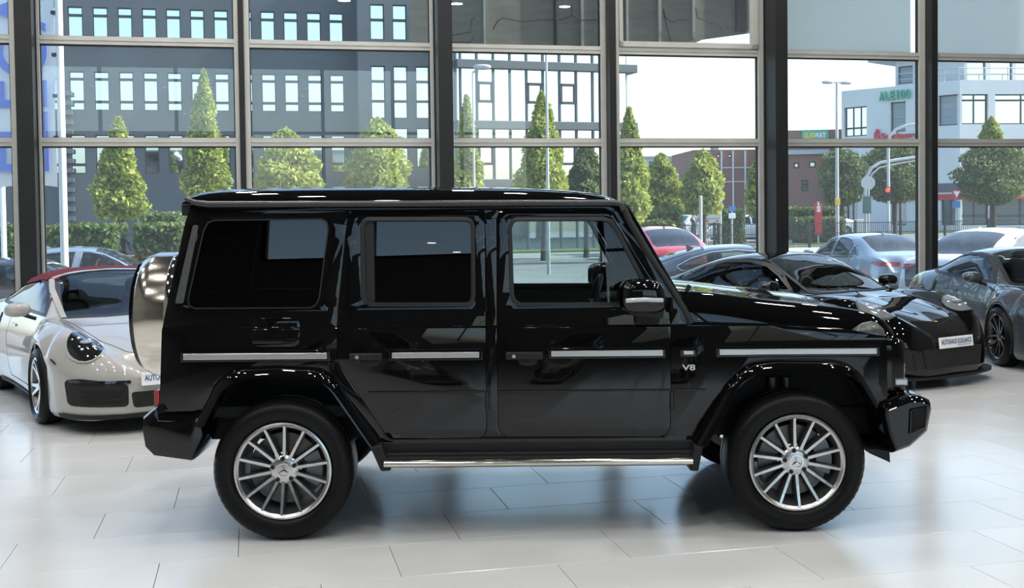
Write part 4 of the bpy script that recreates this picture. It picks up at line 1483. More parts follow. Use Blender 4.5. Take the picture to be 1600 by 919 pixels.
SUVC = scaled(SEDAN, x=(-2.3, 2.3), axles=(-1.35, 1.45), arch=.40, R=.36, cabin_z=.50, cowl=1.1, curves=dict(SEDAN['curves'],
    zc=[(-2.3, .8), (-2.26, 1.05), (-2.15, 1.14), (-1.9, 1.22), (-1.4, 1.44), (-.9, 1.57), (-.3, 1.61), (.1, 1.58), (.5, 1.42), (.95, 1.16), (1.05, 1.12), (1.6, 1.06), (2.05, .95), (2.22, .8), (2.3, .55)],
    zr=[(-2.3, .78), (-2.15, 1.10), (-1.9, 1.17), (-1.4, 1.38), (-.9, 1.50), (-.3, 1.54), (.1, 1.50), (.5, 1.32), (.95, 1.09), (1.05, 1.06), (1.6, 1.01), (2.05, .91), (2.3, .53)],
    zb=[(-2.3, .78), (-2.2, 1.06), (-1.7, 1.08), (-.9, 1.05), (0, 1.03), (.9, 1.02), (1.5, 1.0), (2.0, .9), (2.22, .74), (2.3, .52)],
    zs=[(-2.3, .42), (-2.1, .34), (0, .26), (2.1, .28), (2.3, .32)],
    zm=[(-2.3, .66), (0, .72), (1.6, .72), (2.3, .46)]))
W_BLACK = wheel_parts('wheel', .335, .250, .25, 10, 'black')
W_FIVE = wheel_parts('wheel', .335, .240, .24, 5, 'five')
W_SILVER = wheel_parts('wheel', .36, .245, .24, 5, 'five')
protos = [W_BLACK, W_FIVE, W_SILVER]
SP_SIDE = [(.80, .905), (.52, 1.085), (.30, 1.185), (.02, 1.225), (-.35, 1.215), (-.75, 1.135), (-1.05, 1.02), (-1.10, .965), (-.95, .935), (-.3, .912), (.4, .905)]
SP_WS = [(.955, -.56), (.90, -.62), (.45, -.575), (.22, -.53), (.18, -.25), (.17, 0), (.18, .25), (.22, .53), (.45, .575), (.90, .62), (.955, .56), (1.0, .25), (1.01, 0), (1.0, -.25)]
SP_RW = [(-.62, -.44), (-.58, 0), (-.62, .44), (-1.15, .46), (-1.22, 0), (-1.15, -.46)]
def ell(cx, cy, rx, ry, n=24, rot=0.0):
    return [(cx + rx * math.cos(2 * math.pi * k / n) * math.cos(rot) - ry * math.sin(2 * math.pi * k / n) * math.sin(rot), cy + rx * math.cos(2 * math.pi * k / n) * math.sin(rot) + ry * math.sin(2 * math.pi * k / n) * math.cos(rot)) for k in range(n)]
HL_DARK = pr('headlamp_dark', (0.012, 0.013, 0.015), 0.06, coat=1.0)
HL_CLEAR = pr('headlamp_clear', (0.35, 0.38, 0.40), 0.08, metal=0.6, coat=1.0)
DOT = pr('lamp_dot', (0.9, 0.9, 0.9), 0.2)
def sports_car(name, loc, heading, paint, label, wheel, plate=None, soft_top=None, dark_lamp=False, glass=None, gt=False):
    c = Car(name, SPORT, loc, heading, paint, label, wheel, 'sports cars in the showroom')
    c.window('side_window', 'side', SP_SIDE, glass or GLASS_TINT)
    c.window('windscreen', 'top', SP_WS, glass or GLASS_TINT, .035)
    if soft_top:
        c.decal('soft_top', 'top', [(.20, -.60), (.13, -.30), (.12, 0), (.13, .30), (.20, .60), (-.1, .64), (-.6, .66), (-1.15, .66), (-1.35, .58), (-1.42, 0), (-1.35, -.58), (-1.15, -.66), (-.6, -.66), (-.1, -.64)], soft_top, .012, .05)
        for p in ('right', 'left'):
            c.decal('soft_top_side', p, [(.30, 1.197), (.02, 1.237), (-.35, 1.227), (-.75, 1.145), (-1.05, 1.03), (-1.10, .972), (-1.35, .96), (-1.35, 1.02), (-.9, 1.17), (-.5, 1.255), (-.1, 1.275), (.2, 1.24)], soft_top, .012, .05)
        c.line('windscreen_surround', 'top', [(.955, -.60), (.45, -.60), (.22, -.56), (.165, -.25), (.155, 0), (.165, .25), (.22, .56), (.45, .60), (.955, .60)], .05, paint, .012)
    else:
        c.window('rear_window', 'top', SP_RW, GLASS_DARK)
    for sg in (-1, 1):   # lamps hug the fender noses
        lamp = c.decal('headlamp', 'top', ell(1.83, sg * .635, .20, .125, 28, -sg * .35), HL_DARK if dark_lamp else HL_CLEAR, .006, .04) if not dark_lamp else c.decal('headlamp', 'nose', ell(sg * .62, -.565, .135, .20, 32), HL_DARK, .008, .03)
        rim_ = ell(sg * .62, -.565, .142, .207, 32) if dark_lamp else ell(1.83, sg * .635, .205, .130, 28, -sg * .35)
        c.line('lamp_rim', 'nose' if dark_lamp else 'top', rim_ + [rim_[0]], .014, paint if dark_lamp else SEAL, .010, parent=lamp)
        m = MB()
        for dx, dy in ((-.075, -.045), (-.075, .045), (.065, -.045), (.065, .045)):
            h = c._proj('nose', sg * .62 + dy, -.565 + dx) if dark_lamp else c._proj('top', 1.83 + dx, sg * .635 + dy)
            if h[0]:
                m = MB()
                m.add(*superell(tuple(h[0] + Vector((0, 0, .008))), (.016, .016, .010), 1.0, 10, 6))
                m.build('lamp_dot', DOT, lamp)
        h = c._proj('nose', sg * .62, -.565) if dark_lamp else c._proj('top', 1.83, sg * .635)
        m = MB()
        m.add(*superell(tuple(h[0] + Vector((0, 0, .006))), (.055, .055, .02), 1.0, 16, 8))
        m.build('projector', HL_CLEAR, lamp, smooth=60)
    # lid seams, crest, door seams
    c.line('lid_seam', 'top', [(1.02, -.60), (1.35, -.55), (1.75, -.46), (2.02, -.30), (2.09, 0), (2.02, .30), (1.75, .46), (1.35, .55), (1.02, .60)], .007)
    h = c._proj('top', 2.04, 0)
    m = MB()
    m.add(*superell(tuple(h[0]), (.030, .022, .006), .8, 12, 6))
    m.build('nose_crest', GOLD, c.root, smooth=50)
    for p in ('right', 'left'):
        c.line('door_seam', p, [(.86, .87), (.84, .60), (.78, .30), (.70, .25), (-.30, .25), (-.42, .34), (-.50, .60), (-.46, .88)], .007)
        c.decal('sill_trim', p, [(-.78, .155), (.84, .145), (.84, .185), (-.78, .20)], PLASTIC, .01)
        c.decal('side_intake', p, rounded([(-.93, .58), (-.80, .60), (-.78, .83), (-.86, .85)], .05), MATTE, .003, .03)
        c.decal('door_pull', p, rounded([(-.36, .745), (-.16, .74), (-.16, .765), (-.36, .77)], .01), paint, .012, .03)
        c.decal('side_marker', p, rounded([(1.70, .60), (1.80, .565), (1.80, .585), (1.70, .62)], .008), MATTE, .004, .03)
    # nose: intakes, splitter
    if gt:
        c.decal('nose_intake', 'front', rounded([(-.42, .20), (.42, .20), (.46, .40), (-.46, .40)], .03), MATTE, .006, .05)
        for sg in (-1, 1):
            c.decal('corner_intake', 'front', rounded([(sg * .50, .20), (sg * .72, .22), (sg * .74, .40), (sg * .52, .40)], .03), MATTE, .006, .04)
            c.decal('intake_blade', 'front', [(sg * .46, .20), (sg * .52, .20), (sg * .56, .38), (sg * .53, .38)], paint, .014, .04)
        n = 25
        v = []
        for k in range(n):
            a = -1.25 + 2.5 * k / (n - 1)
            y = math.sin(a) * .93 / math.sin(1.25)
            x = 1.62 + .72 * math.cos(a) ** .55 * .95
            v += [(x, y, .10), (x, y, .125), (x - .35, y * .96, .10), (x - .35, y * .96, .14)]
        f = []
        for k in range(n - 1):
            a, b = 4 * k, 4 * k + 4
            f += [(a, b, b + 1, a + 1), (a + 1, b + 1, b + 3, a + 3), (a + 2, a, b, b + 2)[::-1]]
        mk('front_splitter', v, f, PLASTIC, c.root, recalc=True)
    else:
        for sg in (-1, 1):
            it = c.decal('corner_intake', 'front', rounded([(sg * .36, .235), (sg * .78, .245), (sg * .80, .46), (sg * .70, .475), (sg * .36, .42)], .04), MATTE, .005, .04)
            for z in (.28, .32, .36):
                c.decal('intake_slat', 'front', [(sg * .40, z), (sg * .70, z), (sg * .70, z + .010), (sg * .40, z + .010)], PLASTIC, .012, .06, parent=it)
            c.decal('running_light', 'front', rounded([(sg * .34, .425), (sg * .77, .440), (sg * .77, .462), (sg * .34, .447)], .008), HL_DARK, .016, .05)
        c.decal('nose_intake', 'front', rounded([(-.32, .22), (.32, .22), (.34, .35), (-.34, .35)], .03), MATTE, .005, .05)
        c.decal('front_lip', 'front', [(-.80, .14), (.80, .14), (.82, .175), (-.82, .175)], PLASTIC, .02, .06)
    c.mirrors(.66, .965, .95, paint, (.085, .115, .065))
    if plate is not None:
        zz = .455
        h = c._proj('front', 0, zz)
        c.plate(plate, h[0].x + .03, zz, 1, -.12)
    c.decal('tail_light', 'back', rounded([(-.72, .70), (.72, .70), (.72, .74), (-.72, .74)], .015), RED_LENS, .004, .06)
    c.body()
    return c
WHITE_PAINT = pr('chalk_paint', (0.36, 0.35, 0.33), 0.3, coat=1.0)
GREY_PAINT = pr('graphite_paint', (0.055, 0.06, 0.067), 0.3, metal=0.35, coat=1.0)
SOFTTOP = noisy(pr('red_canvas', (0.13, 0.018, 0.030), 0.9, spec=0.2), (0.11, 0.015, 0.026), (0.16, 0.024, 0.038), 90)
H1 = math.radians(-57.7)
cab = sports_car('convertible_sports_car', (-4.10, 11.62, 0), H1, WHITE_PAINT, 'chalk-white convertible with a closed wine-red soft top at the left', W_FIVE, 'AUTOHAUS ELEGANCE', SOFTTOP, True)
blk = sports_car('sports_coupe', (3.20, 13.40, 0), H1, PAINT_BLACK, 'black low sports coupe with front splitter and white plate behind the SUV bonnet', W_BLACK, 'AUTOHAUS ELEGANCE', None, False, GLASS, True)
gry = sports_car('sports_coupe', (6.38, 14.20, 0), math.radians(-91), GREY_PAINT, 'graphite grey rounded sports coupe cut off by the right edge of the picture', W_BLACK, None, None, False, GLASS)
# ================================================================ OUTSIDE
GZ = -0.2
ASPH = noisy(pr('asphalt', (0.20, 0.20, 0.20), 0.85), (0.17, 0.17, 0.17), (0.24, 0.24, 0.235), 0.6, 8)
PAVE = noisy(pr('pale_paving', (0.34, 0.33, 0.31), 0.85), (0.30, 0.29, 0.27), (0.38, 0.37, 0.35), 0.8, 8)
GRASS = noisy(pr('verge_grass', (0.08, 0.12, 0.03), 0.9), (0.06, 0.10, 0.02), (0.13, 0.16, 0.05), 1.2, 8)
DSLATE = noisy(pr('slate_cladding', (0.062, 0.075, 0.088), 0.6), (0.056, 0.068, 0.080), (0.068, 0.082, 0.096), 0.5)
LSLATE = noisy(pr('slate_cladding_side', (0.085, 0.10, 0.115), 0.6), (0.078, 0.092, 0.107), (0.092, 0.108, 0.123), 0.5)  # lighter slate copy; puts the light on the angled office wing into the colour
WFRAME = pr('dark_window_frame', (0.035, 0.042, 0.05), 0.5)
WHITEW = noisy(pr('white_render', (0.62, 0.64, 0.64), 0.8), (0.58, 0.60, 0.60), (0.66, 0.68, 0.68), 0.3)
RENDERG = noisy(pr('grey_render', (0.42, 0.45, 0.46), 0.8), (0.39, 0.42, 0.43), (0.45, 0.48, 0.49), 0.3)
MIRRORW = pr('sky_glazing', (0.62, 0.72, 0.76), 0.03, metal=1.0)
CURTAIN = pr('curtain_wall_glazing', (0.66, 0.74, 0.75), 0.04, metal=0.9)
SHOPW = pr('shop_glazing', (0.10, 0.14, 0.17), 0.08, metal=0.4, coat=1.0)
BLINDW = noisy(pr('window_blind', (0.25, 0.29, 0.31), 0.7), (0.20, 0.24, 0.26), (0.32, 0.36, 0.38), 1.0, stretch=(.2, .2, 14))
POLE = noisy(pr('galvanised_pole', (0.42, 0.44, 0.45), 0.5, metal=0.4), (0.38, 0.40, 0.41), (0.47, 0.49, 0.50), 3)
BARK = noisy(pr('bark', (0.07, 0.055, 0.04), 0.9), (0.05, 0.04, 0.03), (0.10, 0.08, 0.06), 12)
LEAF_A = leaf_mat('hornbeam_leaves', (0.17, 0.24, 0.05), (0.31, 0.37, 0.08), (0.52, 0.50, 0.12))
LEAF_B = leaf_mat('shade_tree_leaves', (0.07, 0.11, 0.04), (0.13, 0.175, 0.06), (0.22, 0.25, 0.09))
LEAF_H = leaf_mat('hedge_leaves', (0.045, 0.09, 0.02), (0.09, 0.15, 0.03), (0.20, 0.25, 0.06))
def brick_mat(name, c1, c2, mortar):
    m = pr(name, c1, 0.85)
    nt = m.node_tree
    b = nt.nodes['Principled BSDF']
    tc = nt.nodes.new('ShaderNodeTexCoord')
    mp = nt.nodes.new('ShaderNodeMapping')
    mp.inputs['Rotation'].default_value = (math.pi / 2, 0, 0)
    br = nt.nodes.new('ShaderNodeTexBrick')
    br.inputs['Color1'].default_value = (*c1, 1)
    br.inputs['Color2'].default_value = (*c2, 1)
    br.inputs['Mortar'].default_value = (*mortar, 1)
    br.inputs['Scale'].default_value = 4.0
    nt.links.new(tc.outputs['Object'], mp.inputs[0])
    nt.links.new(mp.outputs[0], br.inputs['Vector'])
    nt.links.new(br.outputs[0], b.inputs['Base Color'])
    return m
BRICK = brick_mat('red_brick', (0.22, 0.10, 0.075), (0.27, 0.13, 0.10), (0.22, 0.16, 0.13))
gq = [wp(-90, GZ, .25), wp(110, GZ, .25), wp(110, GZ, 140), wp(-90, GZ, 140)]
structure(mk('ground', gq, [(0, 1, 2, 3)], ASPH))
# showroom kerb, street verge, pale road
m = MB()
m.wbox(-60, 60, GZ, GZ + .006, 30, 37)
structure(m.build('path', PAVE))
m = MB()
m.wbox(-60, 60, GZ, GZ + .05, 38, 42)
vg = m.build('verge', GRASS)
structure(vg)
m = MB()
m.wbox(-60, 60, GZ, GZ + .06, 59, 64)
structure(m.build('verge', GRASS))
m = MB()
m.wbox(-12, 14, -0.25, -0.001, 0.06, 0.5)
structure(m.build('trim_1', PAVE))
class Face:
    """a vertical building face through a point, along a direction"""
    def __init__(s, o, d):
        s.o = Vector((o[0], o[1], 0))
        s.d = Vector((d[0], d[1], 0)).normalized()
        s.n = Vector((-s.d.y, s.d.x, 0))
    def uv(s, px, py):
        r = ray(px, py)
        P = CAM + r * ((s.o - CAM).dot(s.n) / r.dot(s.n))
        return ((P - s.o).dot(s.d), P.z)
    def P(s, t, z, off=0.0):     # off > 0: away from the street
        q = s.o + s.d * t + s.n * off
        return Vector((q.x, q.y, z))
    def rect(s, x0, x1, y0, y1):
        a, b = s.uv(x0, (y0 + y1) / 2)[0], s.uv(x1, (y0 + y1) / 2)[0]
        z1, z0 = s.uv((x0 + x1) / 2, y0)[1], s.uv((x0 + x1) / 2, y1)[1]
        return a, b, z0, z1
    def box(s, m, a, b, z0, z1, o0, o1):
        return m.hexa([s.P(t, z, o) for z in (z0, z1) for t, o in ((a, o0), (b, o0), (b, o1), (a, o1))])
def fbuild(m, name, mat, root, **k):
    o = Vector(root.location)
    m.v = [tuple(Vector(p) - o) for p in m.v]
    return m.build(name, mat, root, **k)
def wall_with_windows(F, root, a, b, z0, z1, wins, mat, glaz, depth=.18, thick=10, frame=.05, bars=(), name='wall'):
    """wins: (t0, t1, z0, z1, [transom heights]) -> recessed windows in a real wall"""
    v, f = sheet([(a, z0), (b, z0), (b, z1), (a, z1)], [[(w[0], w[2]), (w[1], w[2]), (w[1], w[3]), (w[0], w[3])] for w in wins], lambda t, z: F.P(t, z))
    m = MB()
    m.add(v, f)
    for w in wins:       # reveals
        q = [(w[0], w[2]), (w[1], w[2]), (w[1], w[3]), (w[0], w[3])]
        for k in range(4):
            p0, p1 = q[k], q[(k + 1) % 4]
            m.add([F.P(*p0), F.P(*p1), F.P(*p1, depth + .1), F.P(*p0, depth + .1)], [(0, 1, 2, 3)])
    m.add([F.P(a, z0, 0), F.P(a, z1, 0), F.P(a, z1, thick), F.P(a, z0, thick)], [(0, 1, 2, 3)])
    m.add([F.P(b, z0, 0), F.P(b, z1, 0), F.P(b, z1, thick), F.P(b, z0, thick)], [(0, 1, 2, 3)])
    m.add([F.P(a, z1, 0), F.P(b, z1, 0), F.P(b, z1, thick), F.P(a, z1, thick)], [(0, 1, 2, 3)])
    fbuild(m, name, mat, root)
    for w in wins:
        m = MB()
        g = frame
        for q in ((w[0], w[1], w[2], w[2] + g), (w[0], w[1], w[3] - g, w[3]), (w[0], w[0] + g, w[2], w[3]), (w[1] - g, w[1], w[2], w[3])):
            F.box(m, *q, depth - .05, depth + .02)
        for zt in w[4]:
            F.box(m, w[0], w[1], zt - .07, zt + .07, depth - .05, depth + .02)
        for tt in (w[5] if len(w) > 5 else ()):
            F.box(m, tt - .05, tt + .05, w[2], w[3], depth - .05, depth + .02)
        wo_ = fbuild(m, 'window', WFRAME, root)
        m = MB()
        m.add([F.P(w[0], w[2], depth), F.P(w[1], w[2], depth), F.P(w[1], w[3], depth), F.P(w[0], w[3], depth)], [(0, 1, 2, 3)])
        ob = fbuild(m, 'pane', w[6] if len(w) > 6 else glaz, root)
        ob.parent = wo_
# --- dark office block
FA = Face(wp(0, 0, 46), Wd)
off_ = empty('office_building', FA.P(FA.uv(330, 200)[0], GZ))
tag(off_, 'dark slate office block with rows of narrow windows behind the left bays', 'building')
cols = [(30, 54), (69, 93), (108, 131.5), (147, 170.5), (186, 208.5), (224, 246.5), (261.5, 284), (299, 321), (336, 358), (373, 395), (409, 431), (445, 467), (481, 503), (516, 538)]
rows = [(-88, -26, (-75, -39)), (13, 75, (26, 60.5)), (113, 173, (124.5, 159.5)), (211, 271, (223, 257))]
wins = []
for c0, c1 in cols:
    a, b = FA.uv(c0, 140)[0], FA.uv(c1, 140)[0]
    for y0, y1, tr in rows:
        zz = lambda y: FA.uv(235, y)[1]
        wins.append((a, b, zz(y1), zz(y0), [zz(t) for t in tr]))
wall_with_windows(FA, off_, FA.uv(-120, 140)[0], FA.uv(562, 140)[0], GZ, FA.uv(235, -110)[1], wins, DSLATE, MIRRORW)
for k in range(14):     # louvred end of the ground floors
    m = MB()
    z = FA.uv(108, 345 - k * 15)[1]
    FA.box(m, FA.uv(99, 300)[0], FA.uv(117, 300)[0], z, z + .22, -.35, -.02)
    fbuild(m, 'louvre', LSLATE, off_)
FA2 = Face(wp(0, 0, 44.5), Wd)
wins = []
for c0, c1 in ((580, 602), (615, 637), (650, 671)):
    a, b = FA2.uv(c0, 140)[0], FA2.uv(c1, 140)[0]
    for y0, y1, tr in ((7, 62, (31,)), (103, 185, (127, 158)), (200, 262, (230,))):
        zz = lambda y: FA2.uv(610, y)[1]
        wins.append((a, b, zz(y1), zz(y0), [zz(t) for t in tr]))
wg = empty('office_wing', FA2.P(FA2.uv(620, 200)[0], GZ))
tag(wg, 'slate wing of the office, coloured lighter for its angled face, with two tall window columns', 'building')
wall_with_windows(FA2, wg, FA2.uv(560, 140)[0], FA2.uv(684, 140)[0], GZ, FA2.uv(610, -110)[1], wins, LSLATE, MIRRORW, thick=1.2)
# --- curtain-wall block
FB = Face(wp(0, 0, 40), Vector((math.cos(TH + .12), math.sin(TH + .12), 0)))
cw = empty('glass_office', FB.P(FB.uv(840, 200)[0], GZ))
tag(cw, 'pale glass curtain-wall office with grey floor bands behind the middle bay', 'building')
ta, tb = FB.uv(712, 150)[0], FB.uv(984, 150)[0]
zz = lambda y: FB.uv(840, y)[1]
for y0, y1 in ((-20, -6), (97, 110), (190, 203), (280, 296)):
    m = MB()
    FB.box(m, ta, tb + .35, zz(y1), zz(y0), -.25, 2.5)
    fbuild(m, 'floor_band', LSLATE, cw, bevel=.03)
mx = [712 if k == 0 else 693.5 + 25.8 * k for k in range(12)]
for k in range(11):
    a, b = FB.uv(mx[k], 150)[0], min(FB.uv(mx[k + 1], 150)[0], tb)
    for y0, y1 in ((-6, 97), (110, 190), (203, 280), (296, 372)):
        m = MB()
        m.add([FB.P(a, zz(y1)), FB.P(b, zz(y1)), FB.P(b, zz(y0)), FB.P(a, zz(y0))], [(0, 1, 2, 3)])
        fbuild(m, 'pane', CURTAIN, cw)
    m = MB()
    FB.box(m, a - .045, a + .045, GZ, zz(-20), -.10, .05)
    fbuild(m, 'mullion', LSLATE, cw)
    if k in (2, 5, 7):
        for y0, y1 in ((130, 162), (225, 258)):
            m = MB()
            for q in ((a, b, zz(y1), zz(y1) + .12), (a, b, zz(y0) - .12, zz(y0)), (a, a + .12, zz(y1), zz(y0)), (b - .12, b, zz(y1), zz(y0))):
                FB.box(m, *q, -.12, .02)
            fbuild(m, 'opening_light', WFRAME, cw)
m = MB()
FB.box(m, ta, tb, GZ, zz(-20), .3, 2.4)
fbuild(m, 'core', RENDERG, cw)
# --- brick works and grey block far behind
def depth_face(px, Y, ang=0.0):
    p = at(px, 300, Y)
    return Face((p.x, p.y), (math.cos(ang), math.sin(ang)))
F1 = depth_face(1130, 100, .05)
bw = empty('brick_factory', F1.P(0, GZ))
tag(bw, 'long red-brick factory with pale vertical pipes beyond the round tree', 'building')
wall_with_windows(F1, bw, F1.uv(1084, 280)[0], F1.uv(1212, 280)[0], GZ, F1.uv(1130, 234)[1], [F1.rect(1120, 1128, 241, 246) + ([],), F1.rect(1138, 1146, 241, 246) + ([],)], BRICK, MIRRORW, frame=.08)
for px in (1127, 1145, 1164, 1200):
    m = MB()
    t = F1.uv(px, 280)[0]
    F1.box(m, t - .06, t + .06, GZ, F1.uv(1130, 236)[1], -.15, .0)
    fbuild(m, 'downpipe', WHITEW, bw)
for y in (262, 284):
    m = MB()
    z = F1.uv(1145, y)[1]
    F1.box(m, F1.uv(1127, 280)[0], F1.uv(1211, 280)[0], z - .04, z + .04, -.10, .0)
    fbuild(m, 'cable_duct', WHITEW, bw)
m = MB()
F1.box(m, F1.uv(1120, 230)[0], F1.uv(1127, 230)[0], F1.uv(1123, 234)[1], F1.uv(1123, 228)[1], 1, 2.5)
fbuild(m, 'roof_vent', RENDERG, bw)
F2 = depth_face(1270, 95, -.18)
b2 = empty('brick_factory', F2.P(0, GZ))
tag(b2, 'stepped red-brick building with white windows under the green billboard', 'building')
wall_with_windows(F2, b2, F2.uv(1226, 260)[0], F2.uv(1332, 260)[0], GZ, F2.uv(1270, 236)[1],
                  [F2.rect(1240, 1249, 254, 263) + ([],), F2.rect(1264, 1275, 252, 262) + ([],), F2.rect(1252, 1263, 281, 299) + ([F2.uv(1257, 288)[1]],)], BRICK, MIRRORW, frame=.12)
m = MB()
F2.box(m, F2.uv(1226, 220)[0], F2.uv(1332, 220)[0], F2.uv(1270, 234)[1], F2.uv(1270, 200)[1], 2.5, 9)
fbuild(m, 'upper_storey', BRICK, b2)
m = MB()
F2.box(m, F2.uv(1226, 240)[0] - .2, F2.uv(1295, 240)[0], F2.uv(1270, 241)[1], F2.uv(1270, 234)[1], -.4, 3)
fbuild(m, 'canopy_roof', RENDERG, b2)
bb = empty('billboard', F2.P(F2.uv(1277, 209)[0], F2.uv(1277, 218)[1], 2.2))
tag(bb, 'green billboard with white and yellow lettering on the brick building', 'sign')
a, b, z0, z1 = F2.rect(1256, 1298, 200, 219)
m = MB()
F2.box(m, a, b, z0, z1, 2.15, 2.35)
fbuild(m, 'board', noisy(pr('billboard_green', (0.10, 0.42, 0.27), 0.6), (0.09, 0.40, 0.25), (0.12, 0.45, 0.30), 1), bb)
v, f = text_geo('SUBWAY', (z1 - z0) * .62, .02, .02)
wd = max(p[0] for p in v) - min(p[0] for p in v)
kx = (b - a) * .82 / wd
for nm, lo, hi, mt in (('lettering_left', -9, -.0, pr('billboard_yellow', (0.75, 0.62, 0.10), 0.5)), ('lettering_right', 0, 9, pr('billboard_white', (0.85, 0.85, 0.85), 0.5))):
    keep = [q for q in f if lo <= sum(v[i][0] for i in q) / len(q) < hi]
    vv = [F2.P((a + b) / 2 + p[0] * kx, (z0 + z1) / 2 + p[1], 2.12 - p[2]) - Vector(bb.location) for p in v]
    mk(nm, vv, keep, mt, bb)
F3 = depth_face(1038, 125, .1)
g3 = empty('grey_block', F3.P(0, GZ))
tag(g3, 'small pale grey block far off above the cropped trees', 'building')
wall_with_windows(F3, g3, F3.uv(1008, 260)[0], F3.uv(1066, 260)[0], GZ, F3.uv(1038, 246)[1], [F3.rect(1014, 1058, 252, 258) + ([],)], RENDERG, MIRRORW)
m = MB()
F3.box(m, F3.uv(1008, 260)[0] - .3, F3.uv(1066, 260)[0] + .3, F3.uv(1038, 246)[1], F3.uv(1038, 244)[1], -.3, 10)
fbuild(m, 'roof_edge', RENDERG, g3)
F4 = depth_face(1070, 84, .0)
g4 = empty('white_shed', F4.P(0, GZ))
tag(g4, 'low white gabled shed peeping out below the round tree', 'building')
m = MB()
p0, p1, p2 = F4.uv(1064, 332), F4.uv(1094, 332), F4.uv(1074, 304)
m.add([F4.P(p0[0], GZ), F4.P(p1[0], GZ), F4.P(p1[0], F4.uv(1090, 318)[1]), F4.P(p2[0], p2[1]), F4.P(p0[0], F4.uv(1066, 306)[1])], [(0, 1, 2, 3, 4)])
v0 = list(m.v)
m.v += [tuple(Vector(q) + F4.n * 6) for q in v0]
m.f += [(9, 8, 7, 6, 5)] + [(k, k + 5, (k + 1) % 5 + 5, (k + 1) % 5) for k in range(5)]
fbuild(m, 'wall', WHITEW, g4)
m = MB()
F4.box(m, F4.uv(1069, 325)[0], F4.uv(1077, 325)[0], GZ, F4.uv(1073, 318)[1], -.04, .05)
fbuild(m, 'door', RENDERG, g4)
# --- white corner building with green letters
CC = Vector((33.06, 85.0, 0))
FL = Face((CC.x, CC.y), (.68, -.73))
FR = Face((CC.x, CC.y), (math.cos(.10), math.sin(.10)))
wb = empty('white_corner_building', (CC.x, CC.y, GZ))
tag(wb, 'white rendered corner building with green letters and grey blinds at the right', 'building')
ztop, zband = FR.uv(1500, 125)[1], FR.uv(1500, 300)[1]
wl = [FL.rect(1319, 1354, 167, 213), FL.rect(1391, 1415, 159, 206), FL.rect(1466, 1499, 148, 196)]
wl = [w + ([w[2] + (w[3] - w[2]) * .28], [w[0] + (w[1] - w[0]) * .36, w[0] + (w[1] - w[0]) * .7], MIRRORW) if i == 0 else w + ([], [], BLINDW) for i, w in enumerate(wl)]
gl_ = [FL.rect(1322, 1340, 312, 352), FL.rect(1392, 1416, 312, 352), FL.rect(1470, 1496, 305, 352)]
wl += [w + ([], [(w[0] + w[1]) / 2], SHOPW) for w in gl_]
wall_with_windows(FL, wb, FL.uv(1315, 200)[0], 0.0, GZ, ztop, wl, WHITEW, MIRRORW, .25, 8, .09)
wr_ = [FR.rect(1503, 1544, 147, 194), FR.rect(1555, 1640, 147, 194), FR.rect(1506, 1546, 240, 262), FR.rect(1552, 1640, 240, 262)]
wr_ = [w + ([w[3] - (w[3] - w[2]) * .2], [(w[0] + w[1]) / 2], MIRRORW) for w in wr_]
wr_ += [w + ([w[2] + (w[3] - w[2]) * .3], [(w[0] + w[1]) / 2], SHOPW) for w in (FR.rect(1503, 1545, 303, 352), FR.rect(1553, 1640, 303, 352))]
wall_with_windows(FR, wb, 0.0, 24.0, GZ, ztop, wr_, WHITEW, MIRRORW, .25, 8, .09)
for F, a, b in ((FL, FL.uv(1392, 300)[0], 0), (FR, 0, 24)):
    m = MB()
    z0, z1 = FR.uv(1500, 312)[1], FR.uv(1500, 303)[1]
    F.box(m, a, b, z0, z1, -.12, -.01)
    fbuild(m, 'shop_band', pr('shop_band_red', (0.42, 0.03, 0.04), 0.5), wb)
    m = MB()
    z0, z1 = FR.uv(1500, 300)[1], FR.uv(1500, 286)[1]
    F.box(m, a, b, z0, z1, -.06, -.01)
    fbuild(m, 'dark_fascia', LSLATE, wb)
# set-back top storey, roof slab, railing
FT = Face((CC.x + 1.2, CC.y + 2.2), (.68, -.73))
FT2 = Face((CC.x + 1.2, CC.y + 2.2), (math.cos(.10), math.sin(.10)))
zr_ = FT.uv(1432, 92)[1]
w3 = FT.rect(1403, 1426, 103, 131)
wall_with_windows(FT, wb, FT.uv(1399, 120)[0], 0, ztop - .3, zr_, [w3 + ([], [], BLINDW)], WHITEW, MIRRORW, .2, 6, .09, name='top_storey')
tw = [FT2.rect(x0, x1, 96, 128) + ([], [], MIRRORW) for x0, x1 in ((1484, 1496), (1511, 1540), (1547, 1582), (1587, 1640))]
tw = [t for t in tw if t[0] > .1 and t[3] < zr_]
wall_with_windows(FT2, wb, 0, 24, ztop - .3, zr_, tw, WHITEW, MIRRORW, .2, 6, .09, name='top_storey')
m = MB()
FT.box(m, FT.uv(1366, 96)[0], 1.0, zr_, zr_ + .35, -1.0, 6)
fbuild(m, 'roof_slab', RENDERG, wb)
for F, a, b in ((FL, FL.uv(1400, 120)[0], 0), (FR, 0, 22)):
    m = MB()
    for h in (.45, .9):
        m.tube([F.P(a, ztop + h, .15), F.P(b, ztop + h, .15)], .035, 6)
    k = a
    while k < b:
        m.tube([F.P(k, ztop, .15), F.P(k, ztop + .9, .15)], .035, 6)
        k += 1.9
    fbuild(m, 'roof_railing', POLE, wb)
sg_ = empty('wall_lettering', FL.P(FL.uv(1400, 150)[0], FL.uv(1400, 158)[1], -.2))
tag(sg_, 'green raised letters on the white corner building', 'sign')
a, b, z0, z1 = FL.rect(1375, 1425, 142, 157)
GREENL = pr('letter_green', (0.03, 0.36, 0.22), 0.4)
